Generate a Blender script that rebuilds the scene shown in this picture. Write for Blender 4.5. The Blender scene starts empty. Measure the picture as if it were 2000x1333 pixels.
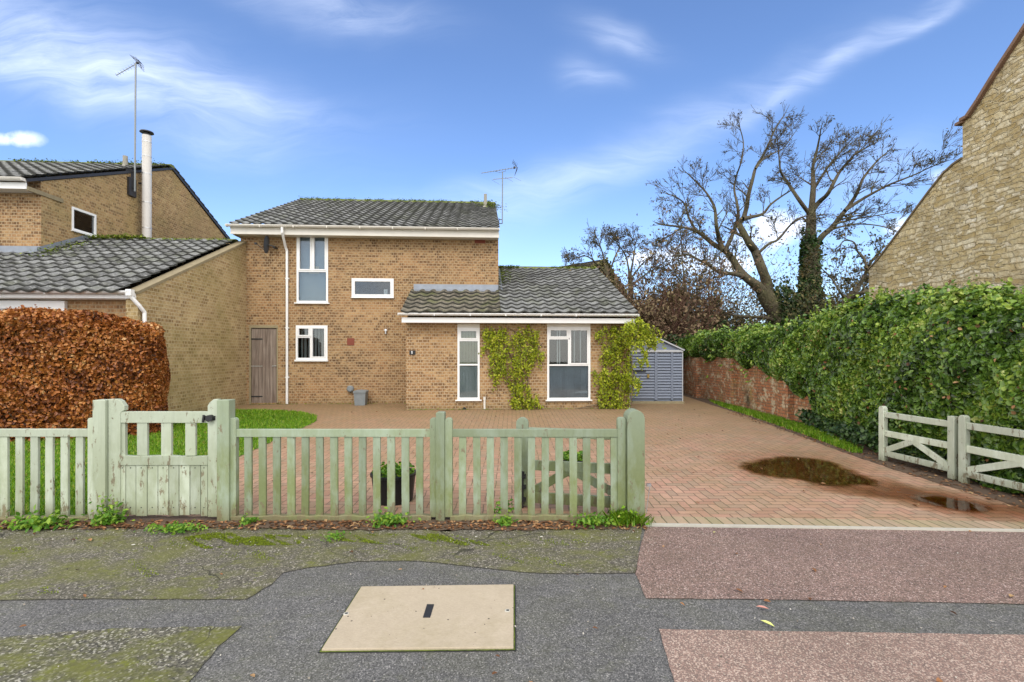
import bpy, math, random
import numpy as np
from mathutils import Vector, Matrix
R = math.radians
random.seed(7); RNG = np.random.default_rng(7)
SC = bpy.context.scene; COL = SC.collection
# ------------------------------------------------------------- camera, sky, sun, exposure
FPX = 944.0; CX = 1000.0; HY = 690.0; CH = 1.6
cd = bpy.data.cameras.new("camera"); cam = bpy.data.objects.new("camera", cd); COL.objects.link(cam)
cam.location = (0, 0, CH); cam.rotation_euler = (R(90), 0, 0)
cd.sensor_width = 36; cd.lens = FPX/2000*36; cd.shift_y = 23.5/2000; cd.clip_end = 3000
SC.camera = cam
SC.view_settings.view_transform = 'Standard'; SC.view_settings.look = 'None'
SC.view_settings.exposure = 0.64; SC.view_settings.gamma = 1
SUN_EL = 44; SUN_AZ = 178
sd = bpy.data.lights.new("sun", 'SUN'); sd.energy = .85; sd.angle = R(16); sd.color = (1, .94, .85)
sun = bpy.data.objects.new("sun", sd); COL.objects.link(sun)
sun.rotation_euler = (R(90-SUN_EL), 0, R(180-SUN_AZ)); sun.location = (-5, -8, 12)

class NT:
    "thin helper round a node tree"
    def __init__(s, tree): s.t = tree; s.n = tree.nodes; s.l = tree.links
    def new(s, typ, **k):
        nd = s.n.new(typ)
        for a, v in k.items(): setattr(nd, a, v)
        return nd
    def put(s, sock, v):
        if v is None: return
        if hasattr(v, 'is_output') or isinstance(v, bpy.types.NodeSocket): s.l.new(v, sock)
        else:
            try: sock.default_value = v
            except Exception: sock.default_value = (v[0], v[1], v[2], 1)
    def math(s, op, a, b=None, c=None, clamp=False):
        nd = s.new('ShaderNodeMath', operation=op, use_clamp=clamp)
        s.put(nd.inputs[0], a); s.put(nd.inputs[1], b)
        if c is not None: s.put(nd.inputs[2], c)
        return nd.outputs[0]
    def vmath(s, op, a, b=None):
        nd = s.new('ShaderNodeVectorMath', operation=op)
        s.put(nd.inputs[0], a); s.put(nd.inputs[1], b)
        return nd.outputs[0]
    def mix(s, f, a, b, mode='MIX'):
        nd = s.new('ShaderNodeMix', data_type='RGBA', blend_type=mode)
        s.put(nd.inputs[0], f)
        for i, v in ((6, a), (7, b)):
            s.put(nd.inputs[i], v if isinstance(v, bpy.types.NodeSocket) else (v[0], v[1], v[2], 1))
        return nd.outputs[2]
    def noise(s, vec, scale, detail=4, rough=.6, dist=0):
        nd = s.new('ShaderNodeTexNoise'); s.put(nd.inputs['Vector'], vec)
        nd.inputs['Scale'].default_value = scale; nd.inputs['Detail'].default_value = detail
        nd.inputs['Roughness'].default_value = rough; nd.inputs['Distortion'].default_value = dist
        return nd.outputs[0]
    def ramp(s, f, *stops):
        nd = s.new('ShaderNodeValToRGB'); s.put(nd.inputs[0], f); e = nd.color_ramp.elements
        while len(e) < len(stops): e.new(.5)
        for el, (p, c) in zip(e, stops):
            el.position = p; el.color = (c, c, c, 1) if isinstance(c, (int, float)) else (c[0], c[1], c[2], 1)
        return nd.outputs[0]
    def step(s, f, a, b): return s.ramp(f, (a, 0), (b, 1))
    def coord(s, which='Object'): return s.new('ShaderNodeTexCoord').outputs[which]
    def mapv(s, vec, scale=(1, 1, 1), rot=(0, 0, 0), loc=(0, 0, 0)):
        nd = s.new('ShaderNodeMapping'); s.put(nd.inputs[0], vec)
        nd.inputs['Scale'].default_value = scale; nd.inputs['Rotation'].default_value = rot; nd.inputs['Location'].default_value = loc
        return nd.outputs[0]
    def sep(s, v):
        nd = s.new('ShaderNodeSeparateXYZ'); s.put(nd.inputs[0], v); return nd.outputs
    def comb(s, x, y, z=0):
        nd = s.new('ShaderNodeCombineXYZ'); s.put(nd.inputs[0], x); s.put(nd.inputs[1], y); s.put(nd.inputs[2], z); return nd.outputs[0]
    def bump(s, h, strength=.5, dist=.01, nrm=None):
        nd = s.new('ShaderNodeBump'); s.put(nd.inputs['Height'], h); nd.inputs['Strength'].default_value = strength
        nd.inputs['Distance'].default_value = dist; s.put(nd.inputs['Normal'], nrm); return nd.outputs[0]

# world: physical sky with thin cloud
w = bpy.data.worlds.new("World"); SC.world = w; w.use_nodes = True
T = NT(w.node_tree); T.n.clear()
sky = T.new('ShaderNodeTexSky', sky_type='NISHITA'); sky.sun_disc = False
sky.sun_elevation = R(SUN_EL); sky.sun_rotation = R(SUN_AZ); sky.air_density = 1.0; sky.dust_density = .4; sky.ozone_density = 2.6
gc = T.coord('Generated'); gx, gy, gz = T.sep(gc)[:3]
yy = T.math('MAXIMUM', gy, .02)
U = T.math('DIVIDE', gx, yy); V = T.math('DIVIDE', gz, yy)
uv = T.comb(U, V)
wob = T.noise(T.mapv(uv, (1, 1, 1), (0, 0, 0), (3, 1, 0)), 2.2, 3, .55)
wob2 = T.noise(T.mapv(uv, (1, 1, 1), (0, 0, 0), (9, 5, 0)), 2.2, 3, .55)
Uw = T.math('ADD', U, T.math('MULTIPLY_ADD', wob, .22, -.11)); Vw = T.math('ADD', V, T.math('MULTIPLY_ADD', wob2, .22, -.11))
def blob(px, py, rx, ry, rot, soft=1.0, warp=True):
    cu = (px-CX)/FPX; cv = (HY-py)/FPX; a = R(rot)
    du = T.math('SUBTRACT', Uw if warp else U, cu); dv = T.math('SUBTRACT', Vw if warp else V, cv)
    p = T.math('ADD', T.math('MULTIPLY', du, math.cos(a)*FPX/rx), T.math('MULTIPLY', dv, math.sin(a)*FPX/rx))
    q = T.math('ADD', T.math('MULTIPLY', du, -math.sin(a)*FPX/ry), T.math('MULTIPLY', dv, math.cos(a)*FPX/ry))
    d = T.math('ADD', T.math('MULTIPLY', p, p), T.math('MULTIPLY', q, q))
    return T.math('MULTIPLY', T.math('POWER', 2.718, T.math('MULTIPLY', d, -1.0)), soft)
def addall(l):
    o = l[0]
    for x in l[1:]: o = T.math('ADD', o, x)
    return o
cir = addall([blob(60, 60, 420, 95, -22, .75), blob(330, 165, 300, 45, -10, .5), blob(120, 170, 250, 32, -14, .45), blob(640, 15, 170, 36, -12, .62),
              blob(1200, 72, 75, 30, -12, .6), blob(1125, 150, 50, 26, -8, .5), blob(1640, 120, 260, 20, 27, .55),
              blob(1250, 290, 380, 45, 27, .38), blob(1000, 370, 240, 32, 12, .35), blob(1830, 45, 110, 14, 29, .45), blob(420, 280, 120, 30, 0, .2),
              blob(1750, 350, 150, 50, 20, .3)])
fib = T.noise(T.mapv(T.comb(Uw, Vw), (1.6, 9, 1), (0, 0, R(-16)), (2, 0, 0)), 2.6, 7, .66, .5)
fib2 = T.noise(T.mapv(uv, (1, 1, 1)), 1.4, 4, .6)
cirrus = T.math('MULTIPLY', cir, T.math('MULTIPLY_ADD', T.step(fib, .28, .74), .85, .25), clamp=True)
cum = addall([blob(30, 272, 50, 17, -4, 1.2, False), blob(1505, 452, 80, 34, 10, 1.2, False), blob(1290, 498, 70, 16, 8, 1.0, False), blob(1400, 520, 120, 22, 0, .8, False),
              blob(1790, 440, 70, 24, 10, .7, False), blob(1830, 345, 60, 20, 10, .5, False)])
cn = T.noise(uv, 9, 7, .6)
cumm = T.step(T.math('MULTIPLY', cum, T.math('MULTIPLY_ADD', cn, 2.6, -.55)), .22, .72)
horizonhaze = T.ramp(V, (0, .55), (.35, 0))
skc = T.mix(1.0, sky.outputs[0], (.98, 1.09, 1.30), 'MULTIPLY')
skc = T.mix(T.math('MULTIPLY', horizonhaze, .45), skc, (5.6, 7.0, 9.1))
skc = T.mix(T.math('MULTIPLY', cirrus, .42), skc, (9.2, 9.8, 11.0))
skc = T.mix(T.math('MULTIPLY', cumm, .72), skc, T.mix(T.noise(uv, 5, 3), (7.5, 8.2, 9.6), (11.8, 11.8, 12.0)))
# bright cloud added out of view, softening the light and lifting side-facing walls
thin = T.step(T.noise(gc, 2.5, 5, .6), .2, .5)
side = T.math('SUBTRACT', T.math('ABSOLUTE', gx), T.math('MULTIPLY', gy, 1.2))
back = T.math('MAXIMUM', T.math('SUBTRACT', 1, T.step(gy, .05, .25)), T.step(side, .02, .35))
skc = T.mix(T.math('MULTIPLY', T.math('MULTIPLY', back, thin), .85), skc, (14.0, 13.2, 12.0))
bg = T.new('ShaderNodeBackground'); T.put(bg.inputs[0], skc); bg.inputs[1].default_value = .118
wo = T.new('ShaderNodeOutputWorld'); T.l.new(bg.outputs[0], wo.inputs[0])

# ------------------------------------------------------------- object helpers
def tag(o, label=None, cat=None, group=None, kind=None):
    if label: o['label'] = label
    if cat: o['category'] = cat
    if group: o['group'] = group
    if kind: o['kind'] = kind
    return o
def empty(name, loc=(0, 0, 0), rz=0, label=None, cat=None, group=None):
    o = bpy.data.objects.new(name, None); COL.objects.link(o); o.location = loc; o.rotation_euler = (0, 0, rz)
    o.empty_display_size = .1
    return tag(o, label, cat, group)
def link(name, me, parent=None):
    o = bpy.data.objects.new(name, me); COL.objects.link(o)
    if parent is not None: o.parent = parent
    return o
def copy_tree(o, parent=None):
    c = o.copy(); COL.objects.link(c)
    c.parent = parent
    for ch in list(o.children): copy_tree(ch, c)
    return c
class MB:
    "collects shapes into one mesh; u,v in metres by box projection"
    def __init__(s): s.v = []; s.f = []; s.uv = {}
    def add(s, vs, fs, uvs=None):
        b = len(s.v); s.v += [tuple(x) for x in vs]
        for i, f in enumerate(fs):
            s.f.append(tuple(b+k for k in f))
            if uvs: s.uv[len(s.f)-1] = uvs[i]
        return s
    def box(s, x0, x1, y0, y1, z0, z1, M=None):
        vs = [(x, y, z) for z in (z0, z1) for y in (y0, y1) for x in (x0, x1)]
        if M is not None: vs = [M @ Vector(p) for p in vs]
        return s.add(vs, [(0, 2, 3, 1), (4, 5, 7, 6), (0, 1, 5, 4), (2, 6, 7, 3), (0, 4, 6, 2), (1, 3, 7, 5)])
    def bar(s, p, q, wd, th, up=(0, 0, 1)):
        p = Vector(p); q = Vector(q); d = (q-p); L = d.length; d.normalize(); u = Vector(up); sd_ = d.cross(u).normalized(); u = sd_.cross(d)
        M = Matrix(((d.x, sd_.x, u.x, p.x), (d.y, sd_.y, u.y, p.y), (d.z, sd_.z, u.z, p.z), (0, 0, 0, 1)))
        return s.box(0, L, -th/2, th/2, -wd/2, wd/2, M)
    def prism(s, poly, a0, a1, axis='y'):
        "poly in the plane normal to axis, counter-clockwise seen from -axis"
        n = len(poly)
        def P(p, a): return (p[0], a, p[1]) if axis == 'y' else ((a, p[0], p[1]) if axis == 'x' else (p[0], p[1], a))
        vs = [P(p, a0) for p in poly]+[P(p, a1) for p in poly]
        fs = [tuple(range(n)), tuple(range(2*n-1, n-1, -1))]+[(i, i+n, (i+1) % n+n, (i+1) % n) for i in range(n)]
        return s.add(vs, fs)
    def tube(s, pts, r, n=8, cap=True):
        pts = [Vector(p) for p in pts]; rs = r if isinstance(r, (list, tuple)) else [r]*len(pts)
        rings = []; prev = None
        for i, p in enumerate(pts):
            a = pts[max(i-1, 0)]; b = pts[min(i+1, len(pts)-1)]; d = (b-a)
            if d.length < 1e-9: d = Vector((0, 0, 1))
            d.normalize()
            if prev is None: u = d.orthogonal().normalized()
            else: u = (prev-d*prev.dot(d)); u = u.normalized() if u.length > 1e-6 else d.orthogonal().normalized()
            prev = u; w_ = d.cross(u)
            rings.append([p+(u*math.cos(2*math.pi*k/n)+w_*math.sin(2*math.pi*k/n))*rs[i] for k in range(n)])
        vs = [v for ring in rings for v in ring]; fs = []
        for i in range(len(pts)-1):
            for k in range(n): fs.append((i*n+k, i*n+(k+1) % n, (i+1)*n+(k+1) % n, (i+1)*n+k))
        if cap: fs += [tuple(range(n-1, -1, -1)), tuple(range((len(pts)-1)*n, len(pts)*n))]
        return s.add(vs, fs)
    def lathe(s, prof, n=20, loc=(0, 0, 0)):
        vs = []; fs = []
        for (r, z) in prof: vs += [(loc[0]+r*math.cos(2*math.pi*k/n), loc[1]+r*math.sin(2*math.pi*k/n), loc[2]+z) for k in range(n)]
        for i in range(len(prof)-1):
            for k in range(n): fs.append((i*n+k, i*n+(k+1) % n, (i+1)*n+(k+1) % n, (i+1)*n+k))
        fs += [tuple(range(n-1, -1, -1)), tuple(range((len(prof)-1)*n, len(prof)*n))]
        return s.add(vs, fs)
    def build(s, name, m, parent=None, smooth=False, bevel=0, loc=None):
        me = bpy.data.meshes.new(name); me.from_pydata(s.v, [], s.f); me.update()
        me.materials.append(m); uvl = me.uv_layers.new(name='UVMap').data
        for p in me.polygons:
            cu = s.uv.get(p.index)
            nx, ny, nz = abs(p.normal.x), abs(p.normal.y), abs(p.normal.z)
            for j, li in enumerate(p.loop_indices):
                c = me.vertices[me.loops[li].vertex_index].co
                if cu: uvl[li].uv = cu[j]
                elif nz > nx and nz > ny: uvl[li].uv = (c.x, c.y)
                elif nx > ny: uvl[li].uv = (c.y, c.z)
                else: uvl[li].uv = (c.x, c.z)
            if smooth: p.use_smooth = True
        o = link(name, me, parent)
        if loc: o.location = loc
        if bevel:
            b = o.modifiers.new('bevel', 'BEVEL'); b.width = bevel; b.segments = 2; b.limit_method = 'ANGLE'; b.angle_limit = R(40)
        return o
def np_mesh(name, V_, loops, sizes, m, parent=None, uv=None, smooth=False):
    me = bpy.data.meshes.new(name); V_ = np.asarray(V_, dtype=np.float32).reshape(-1, 3)
    loops = np.asarray(loops, dtype=np.int32).ravel(); sizes = np.asarray(sizes, dtype=np.int32)
    me.vertices.add(len(V_)); me.vertices.foreach_set('co', V_.ravel())
    me.loops.add(len(loops)); me.loops.foreach_set('vertex_index', loops)
    me.polygons.add(len(sizes)); st = np.concatenate([[0], np.cumsum(sizes)[:-1]]).astype(np.int32)
    me.polygons.foreach_set('loop_start', st); me.polygons.foreach_set('loop_total', sizes)
    if uv is not None:
        l = me.uv_layers.new(name='UVMap'); l.data.foreach_set('uv', np.asarray(uv, dtype=np.float32).ravel())
    me.update(calc_edges=True); me.validate(); me.materials.append(m)
    if smooth: me.polygons.foreach_set('use_smooth', np.ones(len(sizes), dtype=bool))
    return link(name, me, parent)
def leaves(name, P, Nn, size, asp, m, parent=None, spread=.9, droop=0.0, var=.35, fold=.25, tint=None):
    "a leaf-shaped pair of faces at each point; u = random tint, v = along the leaf"
    P = np.asarray(P, float); n = len(P)
    Nn = np.asarray(Nn, float)*np.ones((n, 1)); D = Nn+RNG.normal(0, spread, (n, 3)); D[:, 2] -= droop
    A = RNG.normal(0, 1, (n, 3)); A[:, 2] -= droop*2.0
    D /= np.linalg.norm(D, axis=1, keepdims=True)+1e-9
    A -= D*(A*D).sum(1, keepdims=True); A /= np.linalg.norm(A, axis=1, keepdims=True)+1e-9
    B = np.cross(D, A); sz = size*(1+RNG.uniform(-var, var, (n, 1)))
    L = sz; W = sz*asp
    v0 = P-A*L*.5; v1 = P-A*L*.12+B*W*.5+D*W*fold; v2 = P+A*L*.22+B*W*.42+D*W*fold; v3 = P+A*L*.5
    v4 = P+A*L*.22-B*W*.42+D*W*fold; v5 = P-A*L*.12-B*W*.5+D*W*fold
    Vt = np.stack([v0, v1, v2, v3, v4, v5], 1).reshape(-1, 3)
    b = np.arange(n)[:, None]*6
    lp = np.concatenate([b+np.array([0, 1, 2, 3]), b+np.array([0, 3, 4, 5])], 1).ravel()
    t = RNG.uniform(0, 1, n) if tint is None else np.clip(tint+RNG.normal(0, .12, n), 0.01, .99)
    u = np.repeat(t, 8); v = np.tile([0, .38, .72, 1, 0, 1, .72, .38], n)
    return np_mesh(name, Vt, lp, np.full(2*n, 4), m, parent, np.stack([u, v], 1))
def grass_blades(name, P, h, wd, m, parent=None, lean=.35):
    P = np.asarray(P, float); n = len(P); a = RNG.uniform(0, 6.283, n); hh = h*RNG.uniform(.5, 1.3, n)
    d = np.stack([np.cos(a), np.sin(a), np.zeros(n)], 1); s_ = np.stack([-np.sin(a), np.cos(a), np.zeros(n)], 1)
    ln = RNG.uniform(.1, 1, n)[:, None]*lean
    up = np.array([0, 0, 1.0])
    m1 = P+up*hh[:, None]*.55+d*ln*hh[:, None]*.3; tp = P+up*hh[:, None]+d*ln*hh[:, None]
    Vt = np.stack([P-s_*wd/2, P+s_*wd/2, m1+s_*wd*.35, tp, m1-s_*wd*.35], 1).reshape(-1, 3)
    lp = (np.arange(n)[:, None]*5+np.arange(5)).ravel()
    u = np.repeat(RNG.uniform(0, 1, n), 5); v = np.tile([0, 0, .5, 1, .5], n)
    return np_mesh(name, Vt, lp, np.full(n, 5), m, parent, np.stack([u, v], 1))

# ------------------------------------------------------------- materials
def newmat(name):
    m = bpy.data.materials.new(name); m.use_nodes = True; t = NT(m.node_tree); t.n.clear()
    out = t.new('ShaderNodeOutputMaterial'); b = t.new('ShaderNodeBsdfPrincipled'); t.l.new(b.outputs[0], out.inputs[0])
    return m, t, b, out
def plain(name, col, rough=.6, metal=0, var=.12, nscale=8, bump=0, spec=.4):
    m, t, b, _ = newmat(name); c = t.coord()
    n = t.noise(c, nscale, 5); f = t.math('MULTIPLY_ADD', n, 2*var, 1-var)
    t.put(b.inputs['Base Color'], t.mix(1, col, t.comb(f, f, f), 'MULTIPLY'))
    b.inputs['Roughness'].default_value = rough; b.inputs['Metallic'].default_value = metal; b.inputs['Specular IOR Level'].default_value = spec
    if bump: t.put(b.inputs['Normal'], t.bump(t.noise(c, nscale*6, 4), bump, .004))
    return m
def leafmat(name, *stops, rough=.45, trans=.25, spec=.35):
    m, t, b, out = newmat(name); uvn = t.coord('UV'); x, y, _ = t.sep(uvn)[:3]
    c = t.ramp(x, *stops)
    c = t.mix(t.math('MULTIPLY', t.step(t.noise(t.coord(), 1.3, 3), .35, .65), .35), c, t.mix(1, c, (.62, .66, .6), 'MULTIPLY'))
    t.put(b.inputs['Base Color'], c); b.inputs['Roughness'].default_value = rough; b.inputs['Specular IOR Level'].default_value = spec
    tr = t.new('ShaderNodeBsdfTranslucent'); t.put(tr.inputs[0], c); mx = t.new('ShaderNodeMixShader'); mx.inputs[0].default_value = trans
    t.l.new(b.outputs[0], mx.inputs[1]); t.l.new(tr.outputs[0], mx.inputs[2]); t.l.new(mx.outputs[0], out.inputs[0])
    return m
def brickmat(name, cols, mortar, green=0.0, orange=.3, bw=.1125, soot=.5, dull=0.0):
    m, t, b, _ = newmat(name); uvn = t.coord('UV'); obj = t.coord()
    nz = t.new('ShaderNodeTexNoise'); t.put(nz.inputs['Vector'], uvn); nz.inputs['Scale'].default_value = 22; nz.inputs['Detail'].default_value = 2
    wv = t.vmath('ADD', uvn, t.vmath('MULTIPLY', t.vmath('SUBTRACT', nz.outputs[1], (.5, .5, .5)), (.016, .012, 0)))
    br = t.new('ShaderNodeTexBrick'); t.put(br.inputs['Vector'], wv); br.inputs['Scale'].default_value = 1
    br.inputs['Brick Width'].default_value = bw; br.inputs['Row Height'].default_value = .075; br.inputs['Mortar Size'].default_value = .011
    br.inputs['Mortar Smooth'].default_value = .25; br.inputs['Color1'].default_value = (0, 0, 0, 1); br.inputs['Color2'].default_value = (1, 1, 1, 1); br.inputs['Bias'].default_value = 0
    sx, sy, _ = t.sep(uvn)[:3]
    ux, uy, _ = t.sep(wv)[:3]
    row = t.math('FLOOR', t.math('DIVIDE', uy, .075))
    off = t.math('MULTIPLY', t.math('MODULO', row, 2), .5)
    col = t.math('FLOOR', t.math('ADD', t.math('DIVIDE', ux, bw), t.math('ABSOLUTE', off)))
    wn = t.new('ShaderNodeTexWhiteNoise', noise_dimensions='2D'); t.put(wn.inputs['Vector'], t.comb(col, row))
    rnd = wn.outputs[0]
    c = t.ramp(rnd, (0, cols[0]), (.16, cols[0]), (.34, cols[1]), (.6, cols[2]), (.82, cols[3]), (1, cols[1]))
    darkb = t.math('SUBTRACT', 1, t.step(rnd, .10, .30)); fade = t.math('SUBTRACT', 1, t.step(t.noise(t.mapv(obj, (.6, .6, 1.0), loc=(3, 3, 0)), 1.0, 3), .30, .52))
    c = t.mix(t.math('MULTIPLY', darkb, t.math('MULTIPLY', fade, .75)), c, cols[1])
    c = t.mix(t.math('MULTIPLY', t.step(t.noise(obj, .9, 4), .45, .7), orange), c, t.mix(.6, c, (.46, .225, .10)))
    # dark creases across the brick faces
    cr = t.noise(t.mapv(uvn, (9, 45, 1)), 1, 3, .6)
    band = t.noise(t.mapv(uvn, (.7, 1.3, 1)), 1, 3, .6)
    crm = t.math('MULTIPLY', t.step(cr, .44, .58), t.math('MULTIPLY', t.step(band, .32, .58), soot))
    c = t.mix(crm, c, t.mix(.85, c, (.065, .038, .022)))
    fac = br.outputs['Fac']
    mo = t.mix(t.noise(obj, 3, 3), mortar, tuple(x*.72 for x in mortar))
    c = t.mix(t.math('MULTIPLY', fac, .85), c, mo)
    if green > 0:
        g = t.math('MULTIPLY', t.step(t.noise(obj, 1.1, 5, .65), .42, .68), green)
        c = t.mix(g, c, t.mix(t.noise(obj, 6), (.21, .19, .05), (.30, .25, .10)))
    if dull > 0: c = t.mix(t.math('MULTIPLY', t.step(t.noise(obj, .7, 4), .3, .7), dull), c, (.26, .19, .10))
    fine = t.noise(obj, 60, 3); f2 = t.math('MULTIPLY_ADD', fine, .5, .75)
    c = t.mix(1, c, t.comb(f2, f2, f2), 'MULTIPLY')
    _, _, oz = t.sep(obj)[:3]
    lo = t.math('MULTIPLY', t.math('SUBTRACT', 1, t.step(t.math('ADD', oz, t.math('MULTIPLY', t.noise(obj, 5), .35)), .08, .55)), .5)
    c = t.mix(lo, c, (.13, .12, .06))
    t.put(b.inputs['Base Color'], c); b.inputs['Roughness'].default_value = .9; b.inputs['Specular IOR Level'].default_value = .2
    h = t.math('ADD', t.math('MULTIPLY', fac, -1.0), t.math('MULTIPLY', t.math('ADD', fine, t.math('MULTIPLY', crm, -1)), .5))
    t.put(b.inputs['Normal'], t.bump(h, .7, .008))
    return m
BR = ((.165, .095, .05), (.37, .23, .115), (.46, .305, .155), (.32, .185, .09))
M = {}
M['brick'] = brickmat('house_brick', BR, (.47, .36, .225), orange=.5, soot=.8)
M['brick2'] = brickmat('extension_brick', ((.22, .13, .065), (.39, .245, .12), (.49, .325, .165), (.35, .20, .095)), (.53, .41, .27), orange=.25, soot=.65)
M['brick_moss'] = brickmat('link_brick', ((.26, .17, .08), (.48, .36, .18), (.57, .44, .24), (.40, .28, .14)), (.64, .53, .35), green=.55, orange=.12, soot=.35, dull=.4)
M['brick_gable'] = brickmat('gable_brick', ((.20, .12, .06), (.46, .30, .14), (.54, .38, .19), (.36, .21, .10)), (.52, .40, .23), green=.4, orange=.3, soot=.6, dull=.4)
def oldbrick():
    m, t, b, _ = newmat('old_garden_brick'); uvn = t.coord('UV'); obj = t.coord()
    nz = t.new('ShaderNodeTexNoise'); t.put(nz.inputs['Vector'], uvn); nz.inputs['Scale'].default_value = 9
    wv = t.vmath('ADD', uvn, t.vmath('MULTIPLY', t.vmath('SUBTRACT', nz.outputs[1], (.5, .5, .5)), (.05, .035, 0)))
    br = t.new('ShaderNodeTexBrick'); t.put(br.inputs['Vector'], wv); br.inputs['Scale'].default_value = 1; br.inputs['Brick Width'].default_value = .225; br.inputs['Row Height'].default_value = .075
    br.inputs['Mortar Size'].default_value = .009; br.inputs['Mortar Smooth'].default_value = .3
    br.inputs['Color1'].default_value = (.50, .19, .085, 1); br.inputs['Color2'].default_value = (.36, .15, .07, 1); br.inputs['Mortar'].default_value = (.16, .12, .08, 1)
    c = br.outputs[0]
    c = t.mix(t.math('MULTIPLY', t.step(t.noise(obj, 2.2, 6, .75), .48, .62), .8), c, t.mix(t.step(t.noise(obj, 11, 5, .7), .35, .65), (.10, .06, .035), (.46, .36, .20)))
    c = t.mix(t.math('MULTIPLY', t.step(t.noise(t.mapv(obj, (1, 1, .6)), 3.1, 5, .7), .55, .68), .8), c, (.30, .24, .08))
    c = t.mix(t.step(t.noise(t.mapv(obj, (1, 1, 1), loc=(4, 2, 1)), 6, 6, .75), .52, .60), c, (.56, .48, .33))
    c = t.mix(t.step(t.noise(t.mapv(obj, (1, 1, .5), loc=(1, 7, 3)), 1.6, 5, .7), .56, .74), c, (.05, .038, .022))
    t.put(b.inputs['Base Color'], c); b.inputs['Roughness'].default_value = .95
    t.put(b.inputs['Normal'], t.bump(t.math('ADD', t.math('MULTIPLY', br.outputs['Fac'], -1), t.noise(obj, 25, 5)), .8, .02))
    return m
M['old_brick'] = oldbrick()
def stonemat():
    m, t, b, _ = newmat('rubble_stone'); uvn = t.coord('UV'); obj = t.coord()
    nz = t.new('ShaderNodeTexNoise'); t.put(nz.inputs['Vector'], uvn); nz.inputs['Scale'].default_value = 2.6; nz.inputs['Detail'].default_value = 4
    wv = t.vmath('ADD', uvn, t.vmath('MULTIPLY', t.vmath('SUBTRACT', nz.outputs[1], (.5, .5, .5)), (.42, .19, 0)))
    def bt(bw, rh, mo, loc, off):
        n = t.new('ShaderNodeTexBrick'); t.put(n.inputs['Vector'], t.mapv(wv, loc=loc)); n.inputs['Scale'].default_value = 1
        n.inputs['Brick Width'].default_value = bw; n.inputs['Row Height'].default_value = rh; n.inputs['Mortar Size'].default_value = mo; n.inputs['Mortar Smooth'].default_value = .6
        n.offset = off; n.squash = 1.6; n.squash_frequency = 3
        n.inputs['Color1'].default_value = (0, 0, 0, 1); n.inputs['Color2'].default_value = (1, 1, 1, 1); n.inputs['Mortar'].default_value = (.5, .5, .5, 1)
        return n
    b1 = bt(.16, .08, .015, (0, 0, 0), .43); b2 = bt(.23, .105, .015, (.1, .03, 0), .37)
    sel = t.step(t.noise(uvn, 1.0, 2), .49, .5)
    val = t.mix(sel, b1.outputs[0], b2.outputs[0]); fac = t.mix(sel, b1.outputs['Fac'], b2.outputs['Fac'])
    c = t.ramp(val, (0, (.40, .32, .17)), (.3, (.58, .49, .29)), (.6, (.70, .64, .47)), (.8, (.46, .38, .21)), (1, (.80, .76, .63)))
    c = t.mix(t.math('MULTIPLY', t.step(t.noise(obj, 7, 6, .7), .42, .6), .55), c, (.34, .235, .085))
    c = t.mix(t.math('MULTIPLY', t.step(t.noise(t.mapv(obj, (1, 1, .7), loc=(3, 1, 2)), .75, 6, .7), .50, .66), .5), c, (.17, .15, .11))
    c = t.mix(t.math('MULTIPLY', fac, .42), c, t.mix(t.noise(obj, 4), (.26, .19, .09), (.46, .36, .19)))
    f2 = t.math('MULTIPLY_ADD', t.noise(obj, 22, 6, .75), 1.3, .38); c = t.mix(1, c, t.comb(f2, f2, f2), 'MULTIPLY')
    t.put(b.inputs['Base Color'], c); b.inputs['Roughness'].default_value = .95; b.inputs['Specular IOR Level'].default_value = .15
    t.put(b.inputs['Normal'], t.bump(t.math('ADD', t.math('MULTIPLY', fac, -1.3), t.noise(obj, 9, 6, .65)), .9, .035))
    return m
M['stone'] = stonemat()
def tilemat(name, base, lichen, moss=.35, dark=0.0):
    "uv in whole tiles; object z drives nothing, moss by noise"
    m, t, b, _ = newmat(name); uvn = t.coord('UV'); obj = t.coord()
    fl = t.vmath('FLOOR', uvn); wn = t.new('ShaderNodeTexWhiteNoise', noise_dimensions='2D'); t.put(wn.inputs['Vector'], fl)
    x, y, _ = t.sep(t.vmath('FRACTION', uvn))[:3]
    c = t.mix(wn.outputs[0], tuple(q*.5 for q in base), tuple(q*1.5 for q in base))
    c = t.mix(t.step(t.noise(obj, 9, 6, .7), .50, .64), c, lichen)
    c = t.mix(t.math('MULTIPLY', t.step(t.noise(obj, 28, 4, .6), .52, .62), .6), c, tuple(q*.4 for q in base))
    mz = t.step(t.noise(t.mapv(obj, (1, 1, 1), loc=(2, 8, 1)), 1.5, 5, .7), .50, .62)
    c = t.mix(t.math('MULTIPLY', mz, moss), c, t.mix(t.noise(obj, 20), (.045, .055, .015), (.12, .14, .035)))
    c = t.mix(t.math('MULTIPLY', t.math('SUBTRACT', 1, t.step(y, .05, .24)), .88), c, (.018, .019, .016))  # row shadow painted into the colour along each tile's lower edge
    t.put(b.inputs['Base Color'], c); b.inputs['Roughness'].default_value = .8; b.inputs['Specular IOR Level'].default_value = .3
    t.put(b.inputs['Normal'], t.bump(t.noise(obj, 45, 4), .5, .008))
    return m
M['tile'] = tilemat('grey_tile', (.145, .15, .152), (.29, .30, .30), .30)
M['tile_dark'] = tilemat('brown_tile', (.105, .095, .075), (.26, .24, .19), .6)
def mossmat(name, a, b_):
    m, t, b, _ = newmat(name); o = t.coord(); t.put(b.inputs['Base Color'], t.mix(t.step(t.noise(o, 14, 5), .3, .7), a, b_)); b.inputs['Roughness'].default_value = 1
    t.put(b.inputs['Normal'], t.bump(t.noise(o, 60, 4), 1, .03)); return m
M['ridge'] = mossmat('mossy_ridge', (.09, .125, .02), (.24, .27, .10))
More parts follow.
